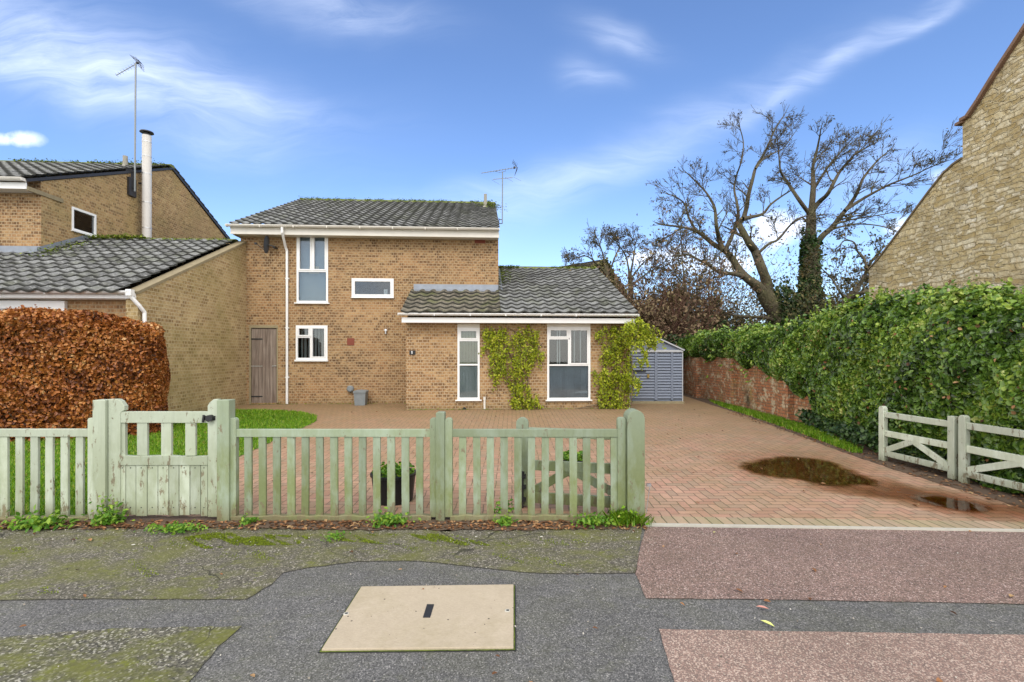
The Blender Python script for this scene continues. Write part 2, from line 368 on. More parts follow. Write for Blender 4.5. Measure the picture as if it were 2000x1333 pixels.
M['moss'] = mossmat('moss', (.055, .085, .012), (.17, .22, .03))
M['upvc'] = plain('white_upvc', (.80, .81, .82), .35, var=.04)
M['upvc_old'] = plain('weathered_white_plastic', (.68, .66, .61), .45, var=.12, nscale=4)
M['lead'] = plain('lead_flashing', (.25, .28, .33), .5, .3, var=.3, nscale=6, bump=.3)
M['dark'] = plain('dark_plastic', (.02, .021, .023), .4)
M['red'] = plain('red_terracotta', (.20, .055, .035), .8, var=.2, bump=.3)
M['steel'] = plain('dull_steel', (.52, .53, .54), .38, .8, var=.2)
M['flue'] = plain('brushed_flue_steel', (.58, .57, .55), .55, .1, var=.12, nscale=3)
M['iron'] = plain('dark_iron', (.05, .05, .055), .5, .6, var=.3)
M['alu'] = plain('aerial_metal', (.20, .22, .23), .45, .6)
M['lightbrick'] = plain('mortar_verge', (.25, .21, .13), .9, var=.3, bump=.5)
M['bin'] = plain('grey_bin_plastic', (.20, .225, .24), .6, var=.25, bump=.2)
M['shed'] = plain('blue_grey_shed', (.19, .225, .30), .5, var=.10)
M['shed_light'] = plain('pale_shed_trim', (.46, .48, .52), .5, var=.08)
M['wood_old'] = plain('bare_wood', (.28, .24, .15), .9, var=.3, bump=.5)
M['inside'] = plain('room_dark', (.045, .04, .04), .9)
M['wallboard'] = plain('room_pale', (.45, .47, .48), .9)
M['blind'] = plain('vertical_blind', (.50, .53, .52), .8, var=.08)
M['blind_ochre'] = plain('ochre_blind', (.44, .42, .26), .8, var=.08)
M['soil_pot'] = plain('black_planter', (.012, .012, .014), .45, var=.3)
def doormat():
    m, t, b, _ = newmat('weathered_door_wood'); o = t.coord()
    g = t.noise(t.mapv(o, (22, 22, 1.2)), 1, 5, .6, .6); c = t.ramp(g, (.25, (.10, .075, .06)), (.5, (.23, .185, .155)), (.75, (.34, .29, .25)))
    g2 = t.noise(o, 2, 3); c = t.mix(t.math('MULTIPLY', t.step(g2, .4, .7), .5), c, (.14, .095, .075))
    t.put(b.inputs['Base Color'], c); b.inputs['Roughness'].default_value = .9; t.put(b.inputs['Normal'], t.bump(g, .5, .01)); return m
M['door'] = doormat()
def paintwood(name, col, algae, chips, zlo=.05, zhi=.75):
    m, t, b, _ = newmat(name); o = t.coord(); geo = t.new('ShaderNodeNewGeometry').outputs['Position']
    c = t.mix(t.noise(geo, 3, 4), tuple(q*.86 for q in col), tuple(min(1, q*1.12) for q in col))
    gr = t.noise(t.mapv(geo, (26, 26, 2.2)), 1, 5, .65)
    c = t.mix(t.math('MULTIPLY', t.step(gr, .5, .75), .28), c, tuple(q*.55 for q in col))
    _, _, z = t.sep(geo)[:3]
    patch = t.noise(t.mapv(geo, (5.5, 5.5, 2.2)), 1, 5, .65)
    low = t.ramp(z, (.0, 1), (.35, .95), (.70, .6), (1.1, .25))
    al = t.math('MULTIPLY', t.math('MULTIPLY', t.step(patch, .36, .56), low), algae)
    c = t.mix(al, c, t.mix(t.noise(geo, 30), (.13, .165, .05), (.22, .255, .10)))
    ch = t.noise(t.mapv(geo, (14, 14, 5)), 1, 6, .75)
    th = t.math('ADD', ch, t.math('MULTIPLY', t.ramp(z, (0, 1.0), (.25, .15), (.6, 0)), .10))
    cm = t.math('MULTIPLY', t.step(th, .665-chips*.05, .685-chips*.05), .85)
    c = t.mix(cm, c, t.mix(t.noise(geo, 40), (.12, .09, .05), (.26, .22, .15)))
    foot = t.math('MULTIPLY', t.math('SUBTRACT', 1, t.step(t.math('ADD', z, t.math('MULTIPLY', patch, .16)), .10, .26)), .6); c = t.mix(foot, c, t.mix(t.noise(geo, 30), (.10, .085, .04), (.20, .20, .09)))
    rv = t.math('MULTIPLY_ADD', t.new('ShaderNodeObjectInfo').outputs['Random'], .28, .80); c = t.mix(1, c, t.comb(rv, rv, rv), 'MULTIPLY')
    t.put(b.inputs['Base Color'], c); b.inputs['Roughness'].default_value = .62; b.inputs['Specular IOR Level'].default_value = .3
    t.put(b.inputs['Normal'], t.bump(t.math('ADD', gr, t.math('MULTIPLY', cm, -1)), .35, .006)); return m
M['fence'] = paintwood('sage_fence_paint', (.30, .365, .275), .9, 1.0)
M['fence_pale'] = paintwood('pale_sage_paint', (.47, .53, .43), .45, 1.3)
M['gate_old'] = paintwood('peeling_pale_paint', (.58, .64, .54), .3, 1.5)
M['kick'] = paintwood('mossy_gravel_board', (.27, .26, .18), .8, 1.8)
def glassmat(name, tint, refl=.55, vis=.85, rough=.02):
    m, t, b, out = newmat(name); t.n.remove(b)
    tr = t.new('ShaderNodeBsdfTransparent'); tr.inputs[0].default_value = (*tint, 1)
    gl = t.new('ShaderNodeBsdfGlossy'); gl.inputs['Roughness'].default_value = rough; gl.inputs[0].default_value = (.95, .97, 1, 1)
    fr = t.new('ShaderNodeFresnel'); fr.inputs[0].default_value = 1.5
    f = t.math('MULTIPLY_ADD', fr.outputs[0], 1.0, refl, clamp=True)
    mx = t.new('ShaderNodeMixShader'); t.put(mx.inputs[0], f); t.l.new(tr.outputs[0], mx.inputs[1]); t.l.new(gl.outputs[0], mx.inputs[2]); t.l.new(mx.outputs[0], out.inputs[0])
    return m
M['glass'] = glassmat('window_glass', (.80, .84, .85), .02)
def frosted():
    m, t, b, out = newmat('frosted_glass'); o = t.coord()
    b.inputs['Roughness'].default_value = .18; t.put(b.inputs['Base Color'], t.mix(t.step(t.noise(o, 3, 2), .35, .65), (.33, .39, .41), (.45, .51, .52))); b.inputs['Specular IOR Level'].default_value = .6
    return m
M['frost'] = frosted()
def barkmat(name, a, b_, g=.3):
    m, t, b, _ = newmat(name); o = t.coord(); n = t.noise(t.mapv(o, (1, 1, .3)), 9, 5, .65)
    c = t.mix(n, a, b_); c = t.mix(t.math('MULTIPLY', t.step(t.noise(o, 1.6, 4), .4, .65), g), c, (.10, .12, .035))
    t.put(b.inputs['Base Color'], c); b.inputs['Roughness'].default_value = .95; t.put(b.inputs['Normal'], t.bump(t.math('ADD', n, t.noise(t.mapv(o, (1, 1, .25)), 5, 3)), 1, .10)); return m
M['bark'] = barkmat('bark', (.045, .032, .022), (.17, .135, .095), .4)
M['twig'] = barkmat('twig_bark', (.05, .04, .028), (.14, .115, .075), .3)
M['twig_red'] = barkmat('reddish_twig', (.10, .045, .03), (.19, .10, .07), .0)
M['vine_stem'] = barkmat('vine_stem', (.10, .07, .045), (.24, .18, .12), .1)
M['beech'] = leafmat('copper_beech_leaf', (0, (.08, .025, .010)), (.3, (.25, .075, .018)), (.6, (.42, .15, .032)), (.85, (.54, .24, .07)), (1, (.66, .42, .20)), rough=.4, trans=.12)
M['beech_core'] = plain('hedge_inside', (.035, .018, .008), 1, var=.4, nscale=12)
M['ivy'] = leafmat('ivy_leaf', (0, (.025, .05, .012)), (.28, (.075, .16, .022)), (.58, (.15, .27, .035)), (.86, (.30, .42, .055)), (1, (.50, .53, .17)), rough=.33, trans=.15, spec=.5)
M['ivy_dark'] = leafmat('dark_ivy_leaf', (0, (.012, .035, .010)), (.5, (.03, .07, .018)), (1, (.07, .13, .03)), rough=.4, trans=.1)
M['laurel'] = leafmat('laurel_leaf', (0, (.03, .09, .015)), (.6, (.07, .18, .03)), (1, (.15, .28, .05)), rough=.35, trans=.2)
M['ivy_core'] = plain('ivy_inside', (.014, .022, .008), 1, var=.5, nscale=9)
M['wist'] = leafmat('climber_leaf', (0, (.12, .15, .02)), (.35, (.30, .40, .02)), (.7, (.50, .58, .03)), (1, (.64, .64, .09)), rough=.5, trans=.4)
M['brownleaf'] = leafmat('dead_leaf', (0, (.06, .03, .015)), (.4, (.17, .075, .03)), (.75, (.32, .15, .065)), (1, (.45, .30, .15)), rough=.7, trans=.1)
M['treeleaf'] = leafmat('sparse_tree_leaf', (0, (.03, .035, .012)), (.6, (.075, .07, .02)), (1, (.17, .11, .03)), rough=.6, trans=.2)
M['brush'] = leafmat('brown_scrub', (0, (.08, .055, .03)), (.5, (.18, .13, .065)), (.8, (.21, .18, .07)), (1, (.32, .23, .12)), rough=.8, trans=.1)
M['brush_red'] = leafmat('reddish_scrub', (0, (.09, .055, .035)), (.5, (.20, .13, .085)), (1, (.26, .21, .11)), rough=.8, trans=.1)
M['brush_green'] = leafmat('olive_scrub', (0, (.045, .05, .018)), (.5, (.11, .115, .04)), (1, (.22, .19, .08)), rough=.8, trans=.1)
M['grass'] = leafmat('grass_blade', (0, (.10, .24, .012)), (.5, (.21, .43, .02)), (.85, (.36, .55, .035)), (1, (.50, .50, .13)), rough=.5, trans=.35)
M['weed'] = leafmat('weed_leaf', (0, (.05, .15, .012)), (.5, (.12, .28, .02)), (1, (.30, .44, .05)), rough=.5, trans=.3)
# ------------------------------------------------------------- ground
def gz(y):
    "ground height: level pavement, drive rising gently to the house"
    return 0.0 if y < 5 else (.017*(y-5) if y < 18 else .221)
def G(px, py):
    "point on the ground seen at a place of the photograph (y below the horizon)"
    y = 5.0
    for _ in range(30): y = FPX*(CH-gz(y))/(py-HY)
    return ((px-CX)/FPX*y, y)
def W(px, py, Y): return Vector(((px-CX)/FPX*Y, Y, CH+(HY-py)/FPX*Y))
def sheet(name, poly, off, m, label=None, cat=None, kind='structure', ragged=0):
    import bmesh
    pts = []
    if ragged:
        for i, p in enumerate(poly):
            q = poly[(i+1) % len(poly)]; n = max(1, int(math.dist(p, q)/.06))
            n = min(n, 200)
            for k in range(n):
                t_ = k/n; jx, jy = (random.uniform(-1, 1)*ragged, random.uniform(-1, 1)*ragged) if k or True else (0, 0)
                pts.append((p[0]+(q[0]-p[0])*t_+jx, p[1]+(q[1]-p[1])*t_+jy))
    else: pts = list(poly)
    bm = bmesh.new(); f = bm.faces.new([bm.verts.new((x, y, 0)) for x, y in pts])
    bmesh.ops.triangulate(bm, faces=[f])
    for yb in (5.0, 18.0):
        bmesh.ops.bisect_plane(bm, geom=bm.verts[:]+bm.edges[:]+bm.faces[:], plane_co=(0, yb, 0), plane_no=(0, 1, 0))
    for v in bm.verts: v.co.z = gz(v.co.y)+off
    bmesh.ops.recalc_face_normals(bm, faces=bm.faces[:])
    me = bpy.data.meshes.new(name); bm.to_mesh(me); bm.free()
    if me.polygons and me.polygons[0].normal.z < 0: me.flip_normals()
    me.materials.append(m); o = link(name, me)
    return tag(o, label, cat, kind=kind)
def groundmat():
    m, t, b, _ = newmat('soil_and_rough_grass'); o = t.coord()
    c = t.mix(t.step(t.noise(o, .8, 6), .4, .6), (.075, .05, .03), (.06, .09, .02)); t.put(b.inputs['Base Color'], c); b.inputs['Roughness'].default_value = 1; return m
def asphalt(name, a, b_, chip, scale=110, mossy=0.0, chipamt=.5, mosscol=((.10, .095, .035), (.15, .17, .02))):
    m, t, b, _ = newmat(name); o = t.coord()
    vo = t.new('ShaderNodeTexVoronoi'); t.put(vo.inputs['Vector'], o); vo.inputs['Scale'].default_value = scale
    wn = t.new('ShaderNodeTexWhiteNoise', noise_dimensions='3D'); t.put(wn.inputs['Vector'], vo.outputs['Position'])
    c = t.mix(t.math('POWER', wn.outputs[0], 1.3), a, b_)
    c = t.mix(t.math('MULTIPLY', t.step(wn.outputs[0], 1-chipamt, 1-chipamt*.6), .9), c, chip)
    big = t.noise(o, 1.3, 5, .6); f = t.math('MULTIPLY_ADD', big, .55, .72); c = t.mix(1, c, t.comb(f, f, f), 'MULTIPLY')
    mid = t.noise(o, 7, 5, .65); f = t.math('MULTIPLY_ADD', mid, .45, .78); c = t.mix(1, c, t.comb(f, f, f), 'MULTIPLY')
    c = t.mix(t.math('MULTIPLY', t.math('LESS_THAN', vo.outputs['Distance'], .001), 0), c, chip)
    if mossy:
        mz = t.step(t.noise(t.mapv(o, (1, 1.4, 1)), 1.9, 7, .72), .44, .60)
        c = t.mix(t.math('MULTIPLY', mz, mossy), c, t.mix(t.noise(o, 35, 3), *mosscol))
        mz2 = t.step(t.noise(t.mapv(o, (1, 1.3, 1), loc=(5, 5, 0)), 6.5, 7, .78), .56, .63)
        c = t.mix(t.math('MULTIPLY', mz2, mossy*.8), c, mosscol[1])
    # thin cracks
    cv = t.new('ShaderNodeTexVoronoi', feature='DISTANCE_TO_EDGE'); nz = t.new('ShaderNodeTexNoise'); t.put(nz.inputs['Vector'], o); nz.inputs['Scale'].default_value = 3
    t.put(cv.inputs['Vector'], t.vmath('ADD', o, t.vmath('MULTIPLY', nz.outputs[1], (.5, .5, 0)))); cv.inputs['Scale'].default_value = 1.1
    if mossy > .3:
        ck = t.math('MULTIPLY', t.math('LESS_THAN', cv.outputs[0], .006), t.step(t.noise(o, .9, 2), .5, .55))
        c = t.mix(t.math('MULTIPLY', ck, .7), c, (.02, .02, .015))
    t.put(b.inputs['Base Color'], c); b.inputs['Roughness'].default_value = .82; b.inputs['Specular IOR Level'].default_value = .3
    t.put(b.inputs['Normal'], t.bump(t.math('ADD', wn.outputs[0], t.math('MULTIPLY', mid, 2)), .55, .006)); return m
def herringbone():
    m, t, b, _ = newmat('herringbone_block_paving'); o = t.coord()
    nz = t.new('ShaderNodeTexNoise'); t.put(nz.inputs['Vector'], o); nz.inputs['Scale'].default_value = 4
    p = t.vmath('ADD', t.mapv(o, (10.2, 10.2, 1), (0, 0, R(0))), t.vmath('MULTIPLY', t.vmath('SUBTRACT', nz.outputs[1], (.5, .5, .5)), (.35, .35, 0)))
    x, y, _ = t.sep(p)[:3]
    i = t.math('FLOOR', x); j = t.math('FLOOR', y); fx = t.math('SUBTRACT', x, i); fy = t.math('SUBTRACT', y, j)
    k = t.math('FLOORED_MODULO', t.math('ADD', t.math('SUBTRACT', i, j), .01), 4)
    def eq(v): return t.math('COMPARE', t.math('FLOOR', k), v, .3)
    e0, e1, e2, e3 = eq(0), eq(1), eq(2), eq(3)
    H = t.math('ADD', e0, e1)
    ux = t.math('ADD', fx, e1); vy = t.math('ADD', fy, e2)
    # along (0..2) and across (0..1)
    al = t.mix(H, vy, ux); ac = t.mix(H, fx, fy)
    d = t.math('MINIMUM', t.math('MINIMUM', al, t.math('SUBTRACT', 2, al)), t.math('MINIMUM', ac, t.math('SUBTRACT', 1, ac)))
    joint = t.math('SUBTRACT', 1, t.step(d, .022, .075))
    idx = t.math('SUBTRACT', i, e1); idy = t.math('SUBTRACT', j, e2)
    wn = t.new('ShaderNodeTexWhiteNoise', noise_dimensions='3D'); t.put(wn.inputs['Vector'], t.comb(idx, idy, H))
    c = t.ramp(wn.outputs[0], (0, (.35, .20, .14)), (.3, (.44, .26, .185)), (.55, (.40, .26, .18)), (.8, (.31, .225, .16)), (1, (.48, .295, .205)))
    _, gy, _ = t.sep(o)[:3]
    dirt = t.step(t.noise(t.mapv(o, (1, 1.5, 1)), .9, 7, .72), .40, .62)
    c = t.mix(t.math('MULTIPLY', dirt, .6), c, t.mix(t.noise(o, 12), (.24, .17, .085), (.36, .235, .13)))
    far = t.ramp(t.math('DIVIDE', gy, 20), (.30, 0), (.42, .30), (.66, .85))
    far = t.math('MULTIPLY', far, t.math('MULTIPLY_ADD', t.noise(o, 1.7, 5), .8, .55), clamp=True)
    c = t.mix(far, c, t.mix(t.noise(o, 8, 5), (.14, .105, .04), (.34, .22, .12)))
    f = t.math('MULTIPLY_ADD', t.noise(o, 70, 4, .7), .55, .72); c = t.mix(1, c, t.comb(f, f, f), 'MULTIPLY')
    jc = t.mix(t.step(t.noise(o, 2.1, 4), .45, .6), (.10, .075, .05), (.085, .095, .03))
    c = t.mix(t.math('MULTIPLY', joint, .85), c, jc)
    t.put(b.inputs['Base Color'], c); b.inputs['Roughness'].default_value = .7; b.inputs['Specular IOR Level'].default_value = .4
    t.put(b.inputs['Normal'], t.bump(t.math('MULTIPLY_ADD', joint, -1, t.math('MULTIPLY', t.noise(o, 50, 3), .4)), .6, .006)); return m
def soldier():
    m, t, b, _ = newmat('edge_course_blocks'); o = t.coord()
    x, y, _ = t.sep(o)[:3]; u = t.math('DIVIDE', x, .104); fl = t.math('FLOOR', u); fr = t.math('SUBTRACT', u, fl)
    d = t.math('MINIMUM', fr, t.math('SUBTRACT', 1, fr)); jn = t.math('SUBTRACT', 1, t.step(d, .03, .09))
    wn = t.new('ShaderNodeTexWhiteNoise', noise_dimensions='1D'); t.put(wn.inputs['W'], fl)
    c = t.mix(wn.outputs[0], (.30, .235, .16), (.42, .30, .21)); c = t.mix(t.math('MULTIPLY', t.step(t.noise(o, 3, 5), .4, .65), .6), c, (.30, .27, .14))
    f = t.math('MULTIPLY_ADD', t.noise(o, 70, 4, .7), .5, .75); c = t.mix(1, c, t.comb(f, f, f), 'MULTIPLY')
    c = t.mix(t.math('MULTIPLY', jn, .85), c, (.085, .09, .035)); t.put(b.inputs['Base Color'], c); b.inputs['Roughness'].default_value = .85
    t.put(b.inputs['Normal'], t.bump(t.math('MULTIPLY', jn, -1), .5, .006)); return m
M['ground'] = groundmat()
M['tarmac'] = asphalt('grey_tarmac', (.06, .061, .062), (.195, .194, .192), (.30, .295, .285), 150, .10, .05)
M['tarmac_old'] = asphalt('old_mossy_tarmac', (.055, .052, .041), (.19, .178, .142), (.34, .32, .28), 110, .62, .10)
M['tarmac_old2'] = asphalt('old_rough_tarmac', (.045, .044, .036), (.20, .19, .15), (.38, .37, .32), 90, .85, .16)
M['tarmac_red'] = asphalt('red_chip_tarmac', (.085, .064, .057), (.35, .235, .20), (.50, .40, .37), 150, .12, .10, ((.15, .12, .08), (.16, .14, .08)))
M['tarmac_red2'] = asphalt('coarse_red_chip_tarmac', (.16, .12, .105), (.38, .25, .205), (.46, .37, .31), 150, .08, .25, ((.15, .12, .08), (.16, .14, .08)))
M['paving'] = herringbone(); M['soldier'] = soldier()
M['kerbstone'] = plain('pale_edging', (.44, .43, .38), .9, var=.2, nscale=10, bump=.4)
M['soil'] = plain('damp_soil', (.10, .068, .045), 1, var=.5, nscale=14, bump=1)
M['lawn'] = plain('lawn_base', (.08, .17, .015), 1, var=.4, nscale=5)
M['cover'] = plain('tan_concrete_lid', (.41, .35, .262), .8, var=.22, nscale=5, bump=.4)

M['grass_moss'] = leafmat('pavement_moss', (0, (.10, .14, .012)), (.5, (.17, .23, .015)), (1, (.26, .32, .03)), rough=1, trans=.1)
S = 400
tag(sheet('ground', [(-S, -60), (S, -60), (S, 600), (-S, 600)], -.02, M['ground']), kind='structure')
sheet('pavement', [(-14, .6), (14, .6), (14, 4.9), (-14, 4.9)], -.012, M['tarmac'])
sheet('road', [(-60, -20), (60, -20), (60, .598), (-60, .598)], -.10+.09, M['tarmac'])
def GP(l): return [G(*p) for p in l]
sheet('old_pavement', GP([(-900, 1172), (0, 1170), (200, 1168), (480, 1169), (530, 1140), (552, 1117), (600, 1108), (700, 1095), (820, 1094), (960, 1110), (1060, 1119), (1243, 1118)])+[(1.25, 4.62), (-12, 4.62)], -.006, M['tarmac_old'], ragged=.006)
sheet('old_pavement', GP([(-300, 1262), (0, 1243), (220, 1226), (470, 1221), (425, 1262), (368, 1333), (300, 1430), (200, 1600), (-600, 1600)]), -.006, M['tarmac_old2'], ragged=.008)
sheet('red_pavement', GP([(1262, 1028), (1250, 1070), (1241, 1118), (1262, 1167), (1500, 1169), (2000, 1178)])+[(9, 3.05), (9, 4.12), (4.62, 4.36)], -.006, M['tarmac_red'], ragged=.003)
sheet('red_pavement', GP([(1287, 1227), (1318, 1333), (1360, 1500), (2600, 1500)])+[(6, 2.7)]+GP([(2000, 1238), (1600, 1232)]), -.006, M['tarmac_red2'], ragged=.003)
# drive: block paving with an edge course and a thin pale edging
e0 = (1.25, 4.52); e1 = (6.2, 4.29)
ev = Vector((e1[0]-e0[0], e1[1]-e0[1])).normalized(); en = Vector((-ev.y, ev.x))
sheet('driveway', [(-4.2, 4.72), (1.22, 4.72), (1.24, 4.72), (5.38, 4.54), (5.25, 6.5), (5.3, 7.6), (5.42, 9.0), (5.6, 11), (5.75, 14), (5.8, 17.9), (3.0, 17.9), (-9.6, 13.8), (-9.6, 12)], .0, M['paving'])
sheet('driveway_edge', [(1.24, 4.525), (6.2, 4.295), (6.2, 4.515), (1.24, 4.735)], .004, M['soldier'])
kb = MB(); kb.add([(1.24, 4.492, -.05), (6.2, 4.262, -.05), (6.2, 4.290, -.05), (1.24, 4.520, -.05), (1.24, 4.492, .012), (6.2, 4.262, .012), (6.2, 4.290, .012), (1.24, 4.520, .012)],
   [(0, 3, 2, 1), (4, 5, 6, 7), (0, 1, 5, 4), (1, 2, 6, 5), (2, 3, 7, 6), (3, 0, 4, 7)])
tag(kb.build('kerb_strip', M['kerbstone']), kind='structure')
lawn_poly = [(-12, 4.72), (-3.9, 4.72), (-4.05, 6.0), (-4.12, 7.4), (-4.2, 9.2), (-4.3, 10.6), (-4.6, 11.4), (-5.3, 12.1), (-6.4, 12.45), (-7.3, 12.4), (-9, 12.2), (-12, 12)]
sheet('lawn', lawn_poly, .006, M['lawn'], ragged=.03)
sheet('soil_strip', [(-12, 4.36), (-3.8, 4.42), (-2.6, 4.45), (-1.5, 4.38), (0, 4.36), (.8, 4.40), (1.22, 4.50), (1.22, 4.74), (-12, 4.74)], .002, M['soil'], ragged=.03)
sheet('verge', [(5.30, 4.56), (8, 4.5), (8, 17.9), (5.72, 17.8), (5.62, 14), (5.50, 11), (5.33, 9), (5.2, 7.6), (5.15, 6.5), (5.22, 5.5)], .004, M['soil'], ragged=.02)

def inpoly(x, y, poly):
    r = np.zeros(len(x), bool); n = len(poly)
    for i in range(n):
        x1, y1 = poly[i]; x2, y2 = poly[(i+1) % n]
        c = ((y1 > y) != (y2 > y)) & (x < (x2-x1)*(y-y1)/((y2-y1)+1e-12)+x1); r ^= c
    return r
gzv = np.vectorize(gz)
def scatter(poly, n, off=0, dens=None):
    xs = [p[0] for p in poly]; ys = [p[1] for p in poly]
    x = RNG.uniform(min(xs), max(xs), n); y = RNG.uniform(min(ys), max(ys), n); k = inpoly(x, y, poly)
    x, y = x[k], y[k]
    return np.stack([x, y, gzv(y)+off], 1)
tag(grass_blades('grass', scatter(lawn_poly, 90000, .005), .05, .012, M['grass'], lean=.8), kind='stuff', label='bright green lawn behind the picket fence', cat='grass')
vp = [(5.28, 7.5), (5.45, 9), (5.60, 11), (5.68, 13), (5.9, 14.5), (6.0, 13), (6.05, 11), (6.0, 9.6), (5.75, 8.4), (5.45, 7.5)]
tag(grass_blades('grass_verge', scatter(vp, 15000, .005), .075, .014, M['grass'], lean=.7), kind='stuff', label='strip of grass along the foot of the old brick wall', cat='grass')
# fallen leaves and twigs in the soil strip, along the wall and on the drive
P = np.concatenate([scatter([(-6, 4.37), (1.24, 4.37), (1.24, 4.60), (-6, 4.60)], 1500, .006), scatter([(5.1, 4.6), (5.9, 4.6), (6.2, 12), (5.3, 12)], 1500, .012),
                    scatter([(-9, 6.5), (-5.2, 8), (-5.2, 9.5), (-9, 8.5)], 400, .03), scatter([(-4, 5), (5, 5), (5, 13), (-4, 13)], 160, .01),
                    scatter([(-5, 2), (5, 2), (5, 4.4), (-5, 4.4)], 60, .004)])
tag(leaves('leaf_litter', P, (0, 0, 1), .042, .5, M['brownleaf'], spread=.18), kind='stuff', label='brown fallen leaves along the fence foot and hedge', cat='leaf litter')
def mottled(P, f1, thr):
    v = np.sin(P[:, 0]*f1+1.3*np.sin(P[:, 1]*f1*1.7))+np.sin(P[:, 1]*f1*2.3+P[:, 0]*f1*.6)+.8*np.sin(P[:, 0]*f1*3.9+P[:, 1]*f1*5.1)+RNG.normal(0, .35, len(P)); return P[v > thr]
mossP = GP([(345, 1052), (420, 1040), (520, 1044), (610, 1048), (580, 1064), (480, 1066), (400, 1072)])
tag(grass_blades('moss_patch', np.concatenate([mottled(scatter(mossP, 16000, -.003), 11, -.1), mottled(scatter(GP([(1000, 1052), (830, 1042), (700, 1044), (620, 1052), (760, 1064), (1000, 1066)]), 14000, -.003), 9, .9), mottled(scatter(GP([(300, 1150), (0, 1165), (0, 1050), (300, 1050), (800, 1060), (1235, 1050), (1235, 1110), (560, 1085)]), 26000, -.003), 6, 1.9)]), .008, .008, M['grass_moss'], lean=1.2), kind='stuff', label='green moss on the pavement in front of the fence', cat='moss')
M['grit'] = leafmat('loose_grit', (0, (.08, .07, .06)), (.5, (.25, .22, .18)), (1, (.5, .48, .44)), rough=.9, trans=0)
tag(leaves('loose_grit', np.concatenate([scatter([(-5, 1.9), (5, 1.9), (5, 4.4), (-5, 4.4)], 700, .003), scatter([(-5, 3.9), (1.2, 3.9), (1.2, 4.4), (-5, 4.4)], 700, .003)]), (0, 0, 1), .011, .8, M['grit'], spread=.6), kind='stuff', label='loose grit and crumbs lying on the pavement', cat='grit')
# puddles: thin sheets whose rim fades out
def film(name, poly, off, tint, rough, ior, rim, m_name, label=None, cat=None, strength=1.0):
    m, t, b, out = newmat(m_name); t.n.remove(b); o = t.coord()
    x, _, _ = t.sep(t.coord('UV'))[:3]
    f = t.step(t.math('ADD', x, t.math('MULTIPLY_ADD', t.noise(o, 4, 5, .6), .36, -.18)), .02, rim)
    f = t.math('MULTIPLY', f, strength)
    tr = t.new('ShaderNodeBsdfTransparent'); t.put(tr.inputs[0], t.mix(f, (1, 1, 1), tint))
    gl = t.new('ShaderNodeBsdfGlossy'); gl.inputs['Roughness'].default_value = rough; t.put(gl.inputs['Normal'], t.bump(t.noise(o, 2.5, 2), .02, .004))
    fr = t.new('ShaderNodeFresnel'); fr.inputs[0].default_value = ior
    mx = t.new('ShaderNodeMixShader'); t.put(mx.inputs[0], t.math('MULTIPLY', fr.outputs[0], f)); t.l.new(tr.outputs[0], mx.inputs[1]); t.l.new(gl.outputs[0], mx.inputs[2]); t.l.new(mx.outputs[0], out.inputs[0])
    c = Vector((sum(p[0] for p in poly)/len(poly), sum(p[1] for p in poly)/len(poly))); n = len(poly); vs = []; us = []
    K = 6
    for k in range(K):
        for p in poly: q = c+(Vector(p)-c)*(1-k/K); vs.append((q.x, q.y, gz(q.y)+off)); us.append(k/K)
    vs.append((c.x, c.y, gz(c.y)+off)); us.append(1.0); fs = []
    for k in range(K-1):
        for i in range(n): fs.append((k*n+i, k*n+(i+1) % n, (k+1)*n+(i+1) % n, (k+1)*n+i))
    for i in range(n): fs.append(((K-1)*n+i, (K-1)*n+(i+1) % n, K*n))
    me = bpy.data.meshes.new(name); me.from_pydata(vs, [], fs); uvl = me.uv_layers.new(name='UVMap').data
    for l in me.loops: uvl[l.index].uv = (us[l.vertex_index], 0)
    me.update()
    if me.polygons[0].normal.z < 0: me.flip_normals()
    me.materials.append(m); tag(link(name, me), label, cat, kind='structure')
def smooth_poly(l, n=6):
    out = []; k = len(l)
    for i in range(k):
        p0, p1, p2, p3 = [Vector(l[(i+d) % k]) for d in (-1, 0, 1, 2)]
        for q in range(n):
            t_ = q/n; out.append(tuple(.5*((2*p1)+(-p0+p2)*t_+(2*p0-5*p1+4*p2-p3)*t_*t_+(-p0+3*p1-3*p2+p3)*t_**3)))
    return out
pud = smooth_poly([(1430, 911), (1475, 897), (1530, 891), (1610, 897), (1650, 909), (1690, 928), (1735, 948), (1690, 953), (1640, 954), (1590, 950), (1555, 939), (1500, 934), (1452, 922)])
film('puddle', GP(pud), .0085, (.66, .54, .38), .03, 1.5, .22, 'muddy_water')
film('damp_patch', GP(smooth_poly([(1560, 940), (1690, 925), (1780, 945), (1870, 958), (1990, 985), (2200, 1020), (2080, 1036), (1930, 1022), (1820, 1004), (1700, 976), (1590, 962)])), .006, (.62, .42, .24), .3, 1.2, .7, 'damp_film', strength=.9)
film('puddle', GP(smooth_poly([(1790, 966), (1850, 972), (1905, 980), (1950, 1000), (1900, 1006), (1850, 997), (1805, 986), (1770, 972)])), .010, (.62, .47, .3), .03, 1.33, .4, 'shallow_muddy_water')
film('damp_patch', GP(smooth_poly([(1400, 880), (1560, 872), (1700, 900), (1770, 945), (1700, 965), (1560, 962), (1430, 935), (1385, 905)])), .005, (.80, .66, .48), .5, 1.1, .8, 'damp_film_faint', strength=.7)
